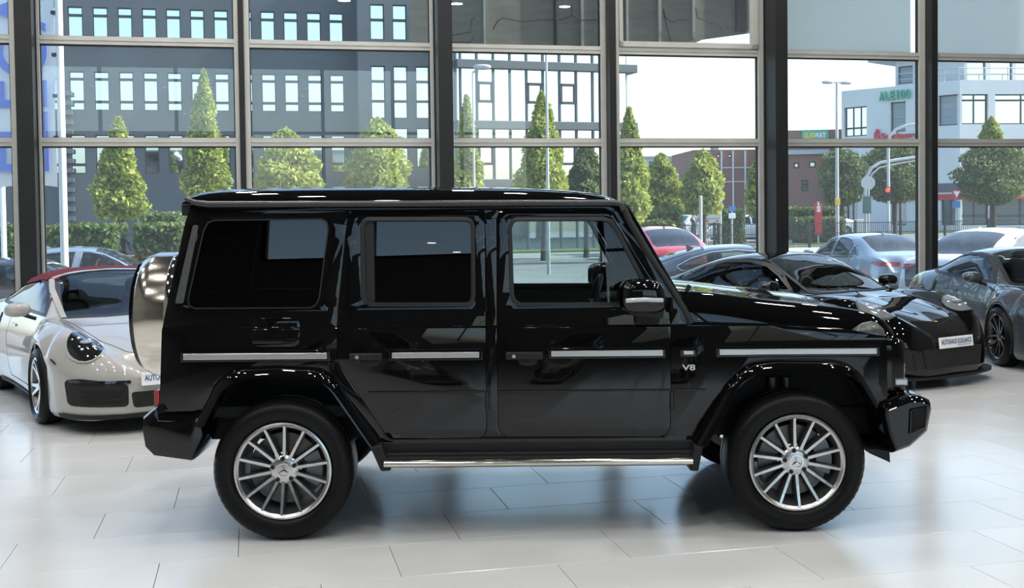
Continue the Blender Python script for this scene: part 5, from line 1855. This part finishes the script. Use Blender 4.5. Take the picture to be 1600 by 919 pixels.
for i, ch in enumerate('ALEIDO'):
    v, f = text_geo(ch, (z1 - z0) * 1.32, .08, .02)
    wd = max(p[0] for p in v) - min(p[0] for p in v)
    cx_ = a + (b - a) * (i + .5) / 6
    if ch == 'I':
        k = 1.0
    else:
        k = (b - a) / 6 * .78 / wd
    mk('letter', [FL.P(cx_ + p[0] * k, (z0 + z1) / 2 + p[1], -.16 - p[2]) - Vector(sg_.location) for p in v], f, GREENL, sg_)
REDS = pr('sign_red', (0.55, 0.03, 0.05), 0.4)
s2 = empty('wall_lettering', FL.P(FL.uv(1400, 212)[0], FL.uv(1400, 217)[1], -.2))
tag(s2, 'red bank logo and red lettering below the grey blind on the white building', 'sign')
a, b, z0, z1 = FL.rect(1378, 1431, 207, 217.5)
v, f = text_geo('Sparkasse', (z1 - z0) * 1.25, .05, .02)
wd = max(p[0] for p in v) - min(p[0] for p in v)
mk('lettering', [FL.P((a + b) / 2 + p[0] * (b - a) / wd, (z0 + z1) / 2 + p[1], -.14 - p[2]) - Vector(s2.location) for p in v], f, REDS, s2)
a, b, z0, z1 = FL.rect(1366, 1377, 203, 218)
v, f = text_geo('S', (z1 - z0) * .95, .05, .05)
mk('logo', [FL.P((a + b) / 2 + p[0] * 1.2, z0 + (z1 - z0) * .38 + p[1], -.14 - p[2]) - Vector(s2.location) for p in v], f, REDS, s2)
m = MB()
q = FL.P((a + b) / 2 + .05, z1 - .1, -.15)
m.add(*superell(tuple(q), (.17, .17, .17), 1.0, 12, 8))
fbuild(m, 'logo_dot', REDS, s2)
# --- street furniture
def pole_obj(name, label, cat, base, parts):
    o = empty(name, base)
    tag(o, label, cat)
    for nm, mb_, mt, kw in parts:
        fbuild(mb_, nm, mt, o, **kw)
    return o
def T(*seg, r=.06, n=8):
    m = MB()
    m.tube(list(seg), r, n)
    return m
def gpt(px, Y):
    p = at(px, 300, Y)
    return Vector((p.x, p.y, GZ))
def lamp_post(px, Y, ytop, arms, label, r=.07):
    b_ = gpt(px, Y)
    t_ = at(px - .0126 * (330 - ytop), ytop, Y)
    ps = [('pole', T(b_, Vector((b_.x, b_.y, t_.z)), r=[r, r * .6]), POLE, dict(smooth=50))]
    for dx, dy in arms:
        e = at(px + dx, ytop + dy, Y)
        e.y = b_.y
        ps.append(('lamp_arm', T(Vector((b_.x, b_.y, t_.z)), e, r=.04), POLE, dict(smooth=50)))
        m = MB()
        m.add(*superell((e.x, e.y, e.z - .02), (.32, .14, .10), .8, 14, 8))
        ps.append(('lamp_head', m, POLE, dict(smooth=50)))
    return pole_obj('street_lamp', label, 'lamp post', b_, ps)
lamp_post(741, 40, 114, [(12, -10)], 'slim white street lamp with one curved arm behind the middle bay', .055)
tall_lamp = lamp_post(1308, 62, 129, [(-15, -1), (14, 0)], 'tall grey street lamp with two arms in front of the brick building', .11)
lamp_post(856, 36, 60, [(0, -30)], 'thick grey pole rising out of sight before the glass office', .06)
# traffic signal on a double swan-neck pole, plain swan-neck lamp, octagonal sign seen from behind
b_ = gpt(1353, 60)
def swan(pts, Y, r):
    return T(*[Vector((at(x, y, Y).x, Y, at(x, y, Y).z)) for x, y in pts], r=r)
m1 = swan([(1353, 372), (1352, 300), (1354, 276), (1362, 262), (1376, 254), (1400, 250), (1450, 243)], 60, .085)
m2 = swan([(1357, 372), (1357, 290), (1362, 272), (1374, 262), (1400, 256), (1450, 248)], 60, .05)
oc = MB()
cp = at(1354, 286, 60)
oc.lathe([(.0001, -.02), (.38, -.02), (.38, .02), (.0001, .02)], 8, 'y', (cp.x, 59.75, cp.z), math.pi / 8, 2 * math.pi + math.pi / 8)
tl = MB()
p = at(1352, 320, 60)
tl.box((p.x - .2, 59.6, p.z - .45), (p.x + .2, 59.85, p.z + .45))
pole_obj('signal_gantry', 'grey swan-neck signal pole with an octagonal sign seen from behind', 'traffic sign', b_,
         [('pole', m1, POLE, dict(smooth=60)), ('stay_tube', m2, POLE, dict(smooth=60)), ('octagon_plate', oc, POLE, {}), ('signal_box', tl, noisy(pr('signal_green', (0.05, 0.12, 0.10), 0.5), (0.04, 0.11, 0.09), (0.06, 0.13, 0.11), 3), dict(bevel=.03))])
b_ = gpt(1388, 58)
m1 = swan([(1388.5, 372), (1388, 230), (1390, 212), (1400, 202), (1416, 196), (1450, 191)], 58, .075)
tl = MB()
p = at(1383, 301, 58)
tl.box((p.x - .13, 57.6, p.z - .42), (p.x + .13, 57.8, p.z + .28))
rl = MB()
rl.add(*superell((p.x, 57.58, p.z + .12), (.12, .05, .12), 1.0, 12, 8))
pole_obj('swan_neck_lamp', 'grey swan-neck street pole carrying a red traffic light', 'lamp post', b_,
         [('pole', m1, POLE, dict(smooth=60)), ('signal_head', tl, MATTE, dict(bevel=.03)), ('red_light', rl, pr('signal_red', (0.8, 0.03, 0.02), 0.3, emit=(1, .05, .02), es=1.5), {})])
# signs
def board_sign(name, label, px0, px1, py0, py1, Y, mat, legs=2, trims=()):
    a, b = at(px0, py1, Y), at(px1, py0, Y)
    o = empty(name, ((a.x + b.x) / 2, Y, GZ))
    tag(o, label, 'sign')
    m = MB()
    m.box((a.x, Y - .04, a.z), (b.x, Y + .04, b.z))
    fbuild(m, 'panel', mat, o, bevel=.02)
    for k in range(legs):
        x = (a.x + b.x) / 2 if legs == 1 else (a.x + .02 if k == 0 else b.x - .02)
        fbuild(T((x, Y + .06, GZ), (x, Y + .06, b.z + .1), r=.05), 'post', POLE, o, smooth=50)
    for (x0, x1, y0, y1, mt) in trims:
        p, q = at(x0, y1, Y), at(x1, y0, Y)
        m = MB()
        m.box((p.x, Y - .055, p.z), (q.x, Y - .035, q.z))
        fbuild(m, 'printed_field', mt, o)
    return o
DARKP = pr('print_dark', (0.10, 0.11, 0.12), 0.6)
SIGNG = pr('sign_pale', (0.50, 0.52, 0.50), 0.6)
BLUES = pr('sign_blue', (0.05, 0.20, 0.50), 0.4)
board_sign('information_board', 'pale information board on two posts by the hedge', 1101, 1127, 327, 349, 60, SIGNG, 2,
           [(1103, 1106, 332, 337, DARKP), (1108, 1125, 333, 334.5, DARKP), (1103, 1125, 341, 342, DARKP), (1104, 1107, 344, 347, REDS), (1119, 1122, 344, 347, REDS)])
o = board_sign('parking_sign', 'small blue and white sign on a thin post left of the dark column', 1138.5, 1149, 333, 341.5, 58, PLATE, 1)
m = MB()
p, q = at(1139, 330, 58), at(1149, 322, 58)
m.box((p.x, 57.96, p.z), (q.x, 58.04, q.z))
fbuild(m, 'blue_panel', BLUES, o)
b_ = gpt(1094.5, 45)
pole_obj('steel_post', 'plain galvanised post standing by the fence near the info board', 'post', b_, [('post', T(b_, Vector((b_.x, b_.y, at(1094, 307, 45).z)), r=.07), POLE, dict(smooth=50)), ('cap', MB().add(*superell((b_.x, b_.y, at(1094, 307, 45).z), (.075, .075, .03), 1, 10, 6)), POLE, {})])
o = board_sign('bank_totem', 'red bank totem with white logo beside the tall lamp', 1273, 1284.5, 318, 367, 62, REDS, 1)
v, f = text_geo('S', .42, .01, .02)
p = at(1278.7, 327, 62)
mk('logo', [Vector((p.x + q[0], 61.94 - q[2], p.z + q[1])) - Vector(o.location) for q in v], f, PLATE, o)
m = MB()
m.add(*superell((p.x, 61.95, p.z + .26), (.05, .02, .05), 1, 10, 6))
fbuild(m, 'logo_dot', PLATE, o)
b_ = gpt(1493.5, 62)
p = at(1493.5, 305, 62)
m = MB()
m.add([(p.x - .30, 61.9, p.z + .28), (p.x + .30, 61.9, p.z + .28), (p.x, 61.9, p.z - .28), (p.x - .30, 61.94, p.z + .28), (p.x + .30, 61.94, p.z + .28), (p.x, 61.94, p.z - .28)], [(0, 2, 1), (3, 4, 5), (0, 1, 4, 3), (1, 2, 5, 4), (2, 0, 3, 5)])
m2 = MB()
m2.add([(p.x - .18, 61.88, p.z + .21), (p.x + .18, 61.88, p.z + .21), (p.x, 61.88, p.z - .13)], [(0, 2, 1)])
m3 = MB()
q = at(1493.5, 319, 62)
m3.box((q.x - .2, 61.9, q.z - .2), (q.x + .2, 61.94, q.z + .15))
pole_obj('yield_sign', 'red-rimmed yield triangle on a post at the shop windows', 'traffic sign', b_, [('post', T(b_, Vector((b_.x, b_.y, p.z + .3)), r=.04), POLE, {}), ('triangle', m, REDS, {}), ('triangle_centre', m2, PLATE, {}), ('blue_plate', m3, BLUES, {})])
a, b = at(1335, 372, 61), at(1352, 343, 61)
m = MB()
m.box((a.x, 60.7, GZ), (b.x, 61.2, b.z))
ub = m.build('utility_cabinet', pr('cabinet_grey', (0.52, 0.55, 0.55), 0.6), None, bevel=.03)
tag(ub, 'pale grey utility cabinet at the foot of the signal pole', 'cabinet')
a, b = at(1306, 321, 61.7), at(1312, 310, 61.7)
m = MB()
m.box((a.x, 61.62, a.z), (b.x, 61.92, b.z))
fbuild(m, 'yellow_box', pr('box_yellow', (0.75, 0.45, 0.06), 0.6), tall_lamp, bevel=.02)
a, b = at(1066, 383, 60), at(1078, 361, 60)
m = MB()
m.lathe([(.0001, GZ), (.20, GZ), (.22, b.z - .05), (.23, b.z), (.0001, b.z + .03)], 16, 'z', ((a.x + b.x) / 2, 60, 0))
tag(m.build('litter_bin', noisy(pr('bin_blue', (0.18, 0.30, 0.38), 0.6), (0.16, 0.28, 0.36), (0.20, 0.33, 0.41), 3), None, smooth=40), 'blue-grey round litter bin beside the walking person', 'bin')
# steel bar fence along the street
FY = 37.0
fe = empty('bar_fence', wp(8, GZ, FY))
tag(fe, 'dark steel bar fence along the car park', 'fence')
def fz(px, py):
    return wall_sz(px, py, FY)
z0, z1 = GZ + .15, fz(1300, 348)[1]
sA, sB = fz(1040, 360)[0], fz(1700, 360)[0]
k = sA
while k < sB:
    m = MB()
    m.wbox(k - .05, k + .05, GZ, z1 + .10, FY - .05, FY + .05)
    fbuild(m, 'fence_post', COLDARK, fe)
    k += 2.5
for z in (z0, (z0 + z1) / 2, z1 - .04):
    m = MB()
    m.wbox(sA, sB, z, z + .035, FY - .012, FY + .012)
    fbuild(m, 'rail', COLDARK, fe)
m = MB()
k = sA
while k < sB:
    m.wbox(k - .008, k + .008, z0, z1, FY - .008, FY + .008)
    k += .11
o = fbuild(m, 'bar_infill', COLDARK, fe)
o['kind'] = 'stuff'
# --- trees and hedges: trunks with clouds of real leaves
def leaves(points, size, rnd):
    n = len(points)
    P = np.array(points)
    a = rnd.normal(size=(n, 3))
    a /= np.linalg.norm(a, axis=1)[:, None]
    b = np.cross(a, rnd.normal(size=(n, 3)))
    b /= np.linalg.norm(b, axis=1)[:, None]
    s = size * rnd.uniform(.6, 1.3, size=(n, 1))
    v = np.empty((n, 4, 3))
    v[:, 0], v[:, 1], v[:, 2], v[:, 3] = P - a * s, P + b * s * .55, P + a * s, P - b * s * .55
    return v.reshape(-1, 3).tolist(), np.arange(4 * n).reshape(-1, 4).tolist()
RND = np.random.RandomState(11)
def tree(px, Y, ytop, ybot, hw, label, mat, kind='round', n=2600, leaf=.115, group='street trees'):
    b_ = gpt(px, Y)
    zt, zb = at(px, ytop, Y).z, at(px, ybot, Y).z
    W = hw / FPX * Y
    o = empty('street_tree', b_)
    tag(o, label, 'tree', group)
    H = zt - zb
    ph = RND.uniform(0, 6.28, 8)
    pts = []
    while len(pts) < n:
        u = RND.uniform(0, 1)
        if kind == 'cone':
            r = W * min(1.0, (1 - u) ** .75 * 1.15) * (.75 + .25 * min(1, u * 8))
        elif kind == 'egg':
            r = W * math.sin(math.pi * min(.999, u * .92 + .08) ** .72) ** .62
        else:
            r = W * math.sqrt(max(0, 1 - (2 * u - 1) ** 2)) ** .8
        a = RND.uniform(0, 6.283)
        r *= 1 + .14 * math.sin(3 * a + ph[0] + 5 * u) + .12 * math.sin(7 * u * 3.1 + 2 * a + ph[1])
        q = r * RND.uniform(.0, 1.0) ** .45
        pts.append((q * math.cos(a), q * math.sin(a), zb - GZ + H * u + RND.normal() * .05))
    v, f = leaves(pts, leaf, RND)
    mk('foliage', v, f, mat, o)
    m = MB()
    m.tube([(0, 0, 0), (.03, 0, (zb - GZ) * .6), (0, .02, zb - GZ + H * .25), (.02, 0, zb - GZ + H * .7)], [.13, .11, .09, .03], 8)
    for k in range(5):
        a = k * 1.3
        z = zb - GZ + H * (.08 + .12 * k)
        m.tube([(0, 0, z), (W * .55 * math.cos(a), W * .55 * math.sin(a), z + H * .15)], [.05, .015], 5)
    m.build('trunk', BARK, o, smooth=50)
TR = [(187, 44, 186, 340, 42, 'cone', 'cone-shaped yellow-green tree in the left bay', LEAF_A), (322, 47, 112, 320, 36, 'cone', 'tall slim tree with a pointed top in the left bay', LEAF_A),
      (448, 44, 205, 330, 52, 'egg', 'bushy green tree left of the middle dark column', LEAF_A), (592, 46, 188, 330, 50, 'egg', 'bushy yellow-green tree right behind the SUV rear door', LEAF_A),
      (731, 48, 152, 335, 26, 'cone', 'slender pointed tree next to the slim street lamp', LEAF_A), (848, 46, 147, 335, 44, 'cone', 'pointed yellow-green tree in front of the glass office', LEAF_A), (915, 48, 225, 335, 28, 'egg', 'low green tree at the right end of the glass office', LEAF_B),
      (984, 44, 172, 345, 33, 'cone', 'tall pointed green tree right of the roof front corner', LEAF_A), (1034, 52, 243, 340, 34, 'egg', 'pale olive tree behind the two-step hedge', LEAF_A),
      (1099, 50, 238, 332, 33, 'egg', 'round lime-green tree before the red-brick factory', LEAF_A), (1187, 52, 250, 335, 22, 'egg', 'olive tree half hidden by the wide dark column', LEAF_A),
      (1316, 66, 236, 320, 38, 'round', 'dark round-crowned tree behind the tall double lamp', LEAF_B), (1398, 68, 222, 316, 56, 'round', 'broad dark street tree in front of the white building', LEAF_B),
      (1552, 62, 222, 318, 58, 'round', 'broad dark tree before the shop windows at the right', LEAF_B), (1549, 70, 186, 240, 17, 'egg', 'small upright green treetop above the rightmost tree', LEAF_A)]
for px, Y, yt, yb_, hw, kd, lab, mt in TR:
    tree(px, Y, yt, yb_, hw, lab, mt, kd, 8500 if hw > 40 else 6500)
def hedge(px0, px1, ytop, Y, dep, label, mat=LEAF_H, n=2600):
    a, b = at(px0, 350, Y), at(px1, 350, Y)
    zt = at((px0 + px1) / 2, ytop, Y).z
    o = empty('hedge', ((a.x + b.x) / 2, Y, GZ))
    tag(o, label, 'hedge', 'clipped hedges')
    L, H = b.x - a.x, zt - GZ
    pts = []
    for _ in range(n):
        x, y, z = RND.uniform(-L / 2, L / 2), RND.uniform(0, dep), RND.uniform(.02, H)
        q = RND.randint(0, 3)
        if q == 0:
            y = 0
        elif q == 1:
            z = H
        pts.append((x, y + RND.normal() * .06, z + RND.normal() * .05))
    v, f = leaves(pts, .10, RND)
    mk('foliage', v, f, mat, o)
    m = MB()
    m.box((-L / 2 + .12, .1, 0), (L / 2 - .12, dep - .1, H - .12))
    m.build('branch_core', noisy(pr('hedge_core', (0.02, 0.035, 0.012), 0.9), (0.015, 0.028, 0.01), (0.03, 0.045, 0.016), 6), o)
hedge(-40, 24, 356, 36, 1.5, 'clipped hedge at the far left edge behind the banner')
hedge(70, 178, 356, 36, 1.5, 'clipped hedge behind the flagpole in the left bay', n=4200)
hedge(208, 285, 355, 37, 1.5, 'clipped hedge beside the SUV tailgate', n=3600)
hedge(222, 276, 337, 40, 2, 'rounded dark shrub rising above the left hedges', LEAF_B, 2000)
hedge(984, 1056, 349, 46, 1.6, 'front step of the two-step hedge behind the SUV windscreen')
hedge(978, 1068, 331, 49, 1.6, 'taller rear step of the two-step hedge', n=3200)
hedge(1126, 1164, 330, 64, 2, 'squared hedge right of the information board')
hedge(1068, 1088, 328, 80, 2, 'dark hedge piece behind the parked silver hatchback', n=900)
hedge(1238, 1322, 326, 70, 2, 'yellow-topped long hedge behind the red totem', n=3200)
hedge(1244, 1320, 342, 64, 1.5, 'low dark hedge at the foot of the red totem', LEAF_B, 2600)
# --- banner with blue lettering, flagpole
BY = 20.0
flag = empty('banner', Vector((at(40, 150, BY).x, BY, GZ)))
tag(flag, 'tall white banner with blue upright lettering at the left edge', 'banner')
def bnr(px, py):
    p = at(px, py, BY)
    return (p.x, p.z)
cloth = [bnr(-30, -60), bnr(84, -60), bnr(86, 100), bnr(89, 288), bnr(62, 291), bnr(30, 293), bnr(6, 289), bnr(-28, 292)]
nb = 24
v, f = [], []
for j in range(nb + 1):
    for i in range(9):
        t = j / nb
        x0, z0 = bnr(-30, -60 + 352 * t)
        x1, _ = bnr(84 + 5 * t, -60 + 352 * t)
        v.append((x0 + (x1 - x0) * i / 8, BY + .03 * math.sin(i * 1.1 + j * .5), z0 + (.02 * math.sin(i * 2.2) if j == nb else 0)))
for j in range(nb):
    for i in range(8):
        f.append((j * 9 + i, (j + 1) * 9 + i, (j + 1) * 9 + i + 1, j * 9 + i + 1))
BANNER = noisy(pr('banner_cloth', (0.80, 0.84, 0.86), 0.8), (0.77, 0.81, 0.83), (0.83, 0.87, 0.89), 4)
m = MB()
m.add(v, f)
fbuild(m, 'cloth', BANNER, flag, smooth=60)
v, f = text_geo('ELEGANCE', 1.25, .004, .012)
z_lo = bnr(40, 268)[1]
xc_ = bnr(37, 150)[0]
x_min, x_max = min(p[0] for p in v), max(p[0] for p in v)
hmin, hmax = min(p[1] for p in v), max(p[1] for p in v)
kw = (bnr(77, 150)[0] - bnr(-4, 150)[0]) / (hmax - hmin)
kl = 5.35 / (x_max - x_min)
m = MB()
m.add([(xc_ - (p[1] - (hmin + hmax) / 2) * kw, BY - .06 - p[2], z_lo + (p[0] - x_min) * kl) for p in v], f)
fbuild(m, 'lettering', pr('banner_blue', (0.20, 0.28, 0.72), 0.7), flag)
p0 = at(100.5, 392, BY - .15)
p1 = at(91, -80, BY - .15)
xx = at(96, 200, BY - .15).x
b_ = Vector((xx, BY - .15, GZ))
ps = [('pole', T(b_, (xx, BY - .15, p1.z), r=.065), pr('pole_white', (0.75, 0.77, 0.78), 0.4), dict(smooth=50)), ('base', MB().lathe([(.0001, .12), (.14, .12), (.16, 0), (.0001, 0)], 16, 'z', (xx, BY - .15, GZ)), POLE, dict(smooth=40))]
for y in (20, 86, 150, 215):
    p = at(86, y, BY - .15)
    ps.append(('banner_clip', MB().box((xx - .12, BY - .2, p.z - .03), (xx + .02, BY - .1, p.z + .03)), MATTE, {}))
pole_obj('flagpole', 'white flagpole holding the banner at the left', 'flagpole', b_, ps)
p = at(5, 340, 30)
b_ = Vector((p.x, 30, GZ))
pole_obj('flagpole', 'second thin white pole behind the banner bottom at the left edge', 'flagpole', b_, [('pole', T(b_, (p.x, 30, 4.4), r=.07), pr('pole_white', (0.75, 0.77, 0.78), 0.4), dict(smooth=50)), ('base', MB().lathe([(.0001, .12), (.14, .12), (.16, 0), (.0001, 0)], 16, 'z', b_), POLE, dict(smooth=40))])
# ================================================================ PARKED CARS OUTSIDE
SILVER = pr('silver_blue_paint', (0.24, 0.29, 0.33), 0.3, metal=0.5, coat=1.0)
NAVY = pr('midnight_paint', (0.016, 0.022, 0.034), 0.25, metal=0.2, coat=1.0)
REDP = pr('red_paint', (0.36, 0.02, 0.03), 0.3, coat=1.0)
WHITEP = pr('white_paint', (0.72, 0.74, 0.75), 0.3, coat=1.0)
GREENP = pr('dark_green_tailgate', (0.02, 0.035, 0.03), 0.2, coat=1.0)
SD_SIDE_F = [(.86, .985), (.55, 1.17), (.28, 1.30), (.02, 1.355), (-.10, 1.36), (-.16, .965), (.4, .965)]
SD_SIDE_R = [(-.22, 1.362), (-.5, 1.362), (-.82, 1.33), (-1.02, 1.245), (-1.12, 1.15), (-1.05, .985), (-.28, .968)]
SD_QTR = [(-1.08, 1.225), (-1.30, 1.12), (-1.42, 1.03), (-1.40, 1.005), (-1.12, .992)]
SD_WS = [(.98, -.62), (.5, -.60), (.12, -.54), (.08, 0), (.12, .54), (.5, .60), (.98, .62), (1.03, 0)]
SD_RW = [(-.98, -.50), (-.95, 0), (-.98, .50), (-1.55, .56), (-1.76, .54), (-1.80, 0), (-1.76, -.54), (-1.55, -.56)]
CP_SIDE = [(.84, .985), (.50, 1.18), (.25, 1.275), (-.2, 1.315), (-.6, 1.285), (-.95, 1.19), (-1.22, 1.06), (-1.15, .995), (-.3, .968), (.4, .965)]
CP_RW = [(-.72, -.48), (-.68, 0), (-.72, .48), (-1.45, .54), (-1.75, .50), (-1.80, 0), (-1.75, -.50), (-1.45, -.54)]
SU_SIDE_F = [(.92, 1.09), (.60, 1.29), (.35, 1.42), (.05, 1.49), (-.12, 1.50), (-.18, 1.075), (.4, 1.07)]
SU_SIDE_R = [(-.24, 1.50), (-.6, 1.49), (-.95, 1.43), (-1.25, 1.32), (-1.45, 1.20), (-1.35, 1.10), (-.28, 1.075)]
SU_WS = [(1.06, -.62), (.6, -.60), (.22, -.54), (.18, 0), (.22, .54), (.6, .60), (1.06, .62), (1.10, 0)]
SU_RW = [(-1.05, -.50), (-1.02, 0), (-1.05, .50), (-1.75, .54), (-1.95, .50), (-1.98, 0), (-1.95, -.50), (-1.75, -.54)]
def road_car(kind, name, loc, heading, paint, label, glass=None, chrome=None, plate=None, dark_tail=False):
    spec = {'sedan': SEDAN, 'coupe': COUPE, 'suv': SUVC}[kind]
    c = Car(name, spec, (loc[0], loc[1], GZ), heading, paint, label, W_SILVER if kind == 'suv' else W_FIVE, 'cars parked outside')
    g = glass or GLASS_TINT
    if kind == 'sedan':
        for q in (SD_SIDE_F, SD_SIDE_R, SD_QTR):
            c.window('side_window', 'side', q, g, .022, chrome)
        c.window('windscreen', 'top', SD_WS, g)
        c.window('rear_window', 'top', SD_RW, g)
        tz, fxx = .86, .62
    elif kind == 'coupe':
        c.window('side_window', 'side', CP_SIDE, g, .022, chrome)
        c.window('windscreen', 'top', SD_WS, g)
        c.window('rear_window', 'top', CP_RW, g)
        tz, fxx = .80, .62
    else:
        for q in (SU_SIDE_F, SU_SIDE_R):
            c.window('side_window', 'side', q, g, .022, chrome)
        c.window('windscreen', 'top', SU_WS, g)
        c.window('rear_window', 'top', SU_RW, g)
        tz, fxx = .95, .66
    for sg in (-1, 1):
        c.decal('tail_lamp', 'back', rounded([(sg * .36, tz - .03), (sg * .80, tz - .02), (sg * .82, tz + .07), (sg * .36, tz + .05)], .02), RED_LENS, .006, .04)
        pj = 'right' if sg < 0 else 'left'
        xe = c.L.x0
        c.decal('tail_lamp_side', pj, rounded([(xe + .05, tz - .02), (xe + .34, tz + .02), (xe + .30, tz + .07), (xe + .05, tz + .07)], .02), RED_LENS, .006, .04)
        c.decal('headlamp', 'front', rounded([(sg * .40, fxx), (sg * .74, fxx + .02), (sg * .72, fxx + .11), (sg * .40, fxx + .09)], .03), HL_CLEAR, .006, .04)
        c.line('front_door_seam', pj, [(.80, .95), (.82, .5), (.75, .28), (-.15, .28), (-.19, .95)], .008)
        if kind != 'coupe':
            c.line('rear_door_seam', pj, [(-.21, .95), (-.17, .28), (-.85, .28), (-1.0, .55), (-1.12, .95)], .008)
        c.decal('door_pull', pj, rounded([(-.14, .84), (.06, .835), (.06, .86), (-.14, .865)], .01), chrome or paint, .014, .03)
    c.decal('rear_diffuser', 'back', [(-.7, .36), (.7, .36), (.66, .47), (-.66, .47)], MATTE, .006, .06)
    c.decal('grille', 'front', rounded([(-.36, .40), (.36, .40), (.40, .60), (-.40, .60)], .04), MATTE, .006, .05)
    c.mirrors(.62, 1.02 if kind != 'suv' else 1.14, 1.0, paint)
    if plate:
        h = c._proj('back', 0, .68)
        c.plate('', h[0].x - .01, .66, -1)
    if dark_tail:
        c.decal('dark_tail_panel', 'back', rounded([(-.70, .62), (.70, .62), (.74, 1.0), (-.74, 1.0)], .04), GREENP, .004, .05)
    m = MB()
    h = c._proj('top', -.85, 0)
    v = [(-.10, 0, -.01), (.10, 0, -.01), (-.06, .018, -.01), (-.06, -.018, -.01), (-.09, 0, .065)]
    m.add([tuple(h[0] + Vector(q)) for q in v], [(1, 2, 4), (3, 1, 4), (2, 0, 4), (0, 3, 4)])
    m.build('roof_fin', paint, c.root, recalc=True)
    c.body()
    return c
def gpos(px, Y):
    p = at(px, 380, Y)
    return (p.x, Y)
R_ = math.radians
road_car('sedan', 'saloon_car', gpos(1350, 24.9), R_(98), SILVER, 'silver-blue saloon seen from its tail outside the fifth bay', None, CHROME, True)
road_car('coupe', 'grand_tourer', gpos(1158, 19.7), R_(0), NAVY, 'midnight-blue fastback coupe parked outside behind the black sports car', GLASS_TINT, CHROME)
road_car('suv', 'hatchback_car', gpos(1020, 27.5), R_(100), REDP, 'red hatchback roof just above the SUV bonnet', GLASS_TINT)
road_car('suv', 'crossover_car', gpos(1564, 20.9), R_(45), WHITEP, 'white sloping-roof crossover with dark tail outside at the right', GLASS_TINT, None, True, True)
road_car('sedan', 'saloon_car', gpos(1528, 27.5), R_(150), SILVER, 'pale silver saloon roof visible above the white crossover', None, CHROME)
road_car('sedan', 'estate_car', gpos(150, 21.6), R_(8), SILVER, 'blue-silver saloon with bright roof outside behind the convertible', GLASS_TINT, CHROME)
road_car('coupe', 'dark_coupe', gpos(40, 17.6), R_(10), NAVY, 'dark coupe outside behind the leftmost column', GLASS_TINT)
road_car('suv', 'crossover_car', gpos(1166, 68), R_(175), WHITEP, 'small white crossover parked far off left of the wide column', GLASS_DARK)
road_car('sedan', 'saloon_car', gpos(1287, 78), R_(170), WHITEP, 'small white saloon half behind the red totem', GLASS_DARK)
road_car('suv', 'hatchback_car', gpos(1074, 76), R_(60), SILVER, 'small silver hatchback parked by the white shed', GLASS_DARK)
# the grey coupe behind the camera that the SUV doors mirror
sports_car('sports_coupe', (-.4, -3.4, 0), R_(96), pr('mirror_grey_paint', (0.16, 0.155, 0.145), 0.3, metal=.3, coat=1.0), 'grey coupe mirrored in the black SUV doors, nose towards it', W_BLACK, None, None, False, GLASS)
# --- pedestrian
def skinned(name, nodes, edges, mat, parent, sub=1):
    me = bpy.data.meshes.new(name)
    me.from_pydata([n[0] for n in nodes], edges, [])
    o = bpy.data.objects.new(name, me)
    COL.objects.link(o)
    o.parent = parent
    sk = o.modifiers.new('skin', 'SKIN')
    for i, n in enumerate(nodes):
        sv = me.skin_vertices[0].data[i]
        sv.radius = (n[1], n[1] * (n[2] if len(n) > 2 else 1))
        sv.use_root = (i == 0)
    s_ = o.modifiers.new('subsurf', 'SUBSURF')
    s_.levels = s_.render_levels = sub
    me.materials.append(mat)
    return o
pp = gpos(1084.5, 61)
per = empty('person', (pp[0], pp[1], GZ), R_(160))
tag(per, 'person in a dark jacket and jeans walking past the blue litter bin', 'person')
SKIN = pr('skin', (0.45, 0.27, 0.19), 0.6)
N = [((0, 0, .92), .10), ((0, 0, 1.15), .11), ((.01, 0, 1.38), .12), ((.02, 0, 1.50), .05), ((.04, 0, 1.60), .085, .8), ((.03, 0, 1.70), .08, .85),
     ((0, .17, 1.40), .055), ((.02, .23, 1.15), .042), ((.10, .22, .92), .035), ((.14, .21, .84), .03),
     ((0, -.17, 1.40), .055), ((-.06, -.23, 1.15), .042), ((-.04, -.23, .90), .035), ((-.03, -.22, .82), .03),
     ((0, .09, .88), .085), ((.10, .09, .50), .06), ((.02, .09, .10), .045), ((.14, .09, .04), .035),
     ((0, -.09, .88), .085), ((-.06, -.09, .50), .06), ((-.22, -.09, .14), .045), ((-.13, -.09, .05), .035)]
Eg = [(0, 1), (1, 2), (2, 3), (3, 4), (4, 5), (2, 6), (6, 7), (7, 8), (8, 9), (2, 10), (10, 11), (11, 12), (12, 13), (0, 14), (14, 15), (15, 16), (16, 17), (0, 18), (18, 19), (19, 20), (20, 21)]
skinned('body', N, Eg, SKIN, per)
JK = [N[i] for i in (1, 2, 6, 7, 8, 10, 11, 12)] + [((0, 0, .90), .125)]
JK = [(p[0], p[1] + .022) + p[2:] for p in JK]
skinned('jacket', JK, [(8, 0), (0, 1), (1, 2), (2, 3), (3, 4), (1, 5), (5, 6), (6, 7)], noisy(pr('jacket_cloth', (0.02, 0.024, 0.05), 0.8), (0.017, 0.02, 0.043), (0.025, 0.03, 0.06), 20), per)
TRS = [((0, 0, .92), .12)] + [(N[i][0], N[i][1] + .018) for i in (14, 15, 16, 18, 19, 20)]
skinned('trousers', TRS, [(0, 1), (1, 2), (2, 3), (0, 4), (4, 5), (5, 6)], noisy(pr('jeans', (0.10, 0.12, 0.17), 0.8), (0.09, 0.105, 0.15), (0.12, 0.14, 0.19), 30), per)
m = MB()
m.add(*superell((.02, 0, 1.70), (.095, .085, .075), 1.0, 14, 8))
m.build('hair', pr('hair_brown', (0.05, 0.03, 0.02), 0.7), per, smooth=60)
# prototypes were only sources for copies
for w_ in protos:
    for c_ in list(w_.children):
        bpy.data.objects.remove(c_)
    bpy.data.objects.remove(w_)
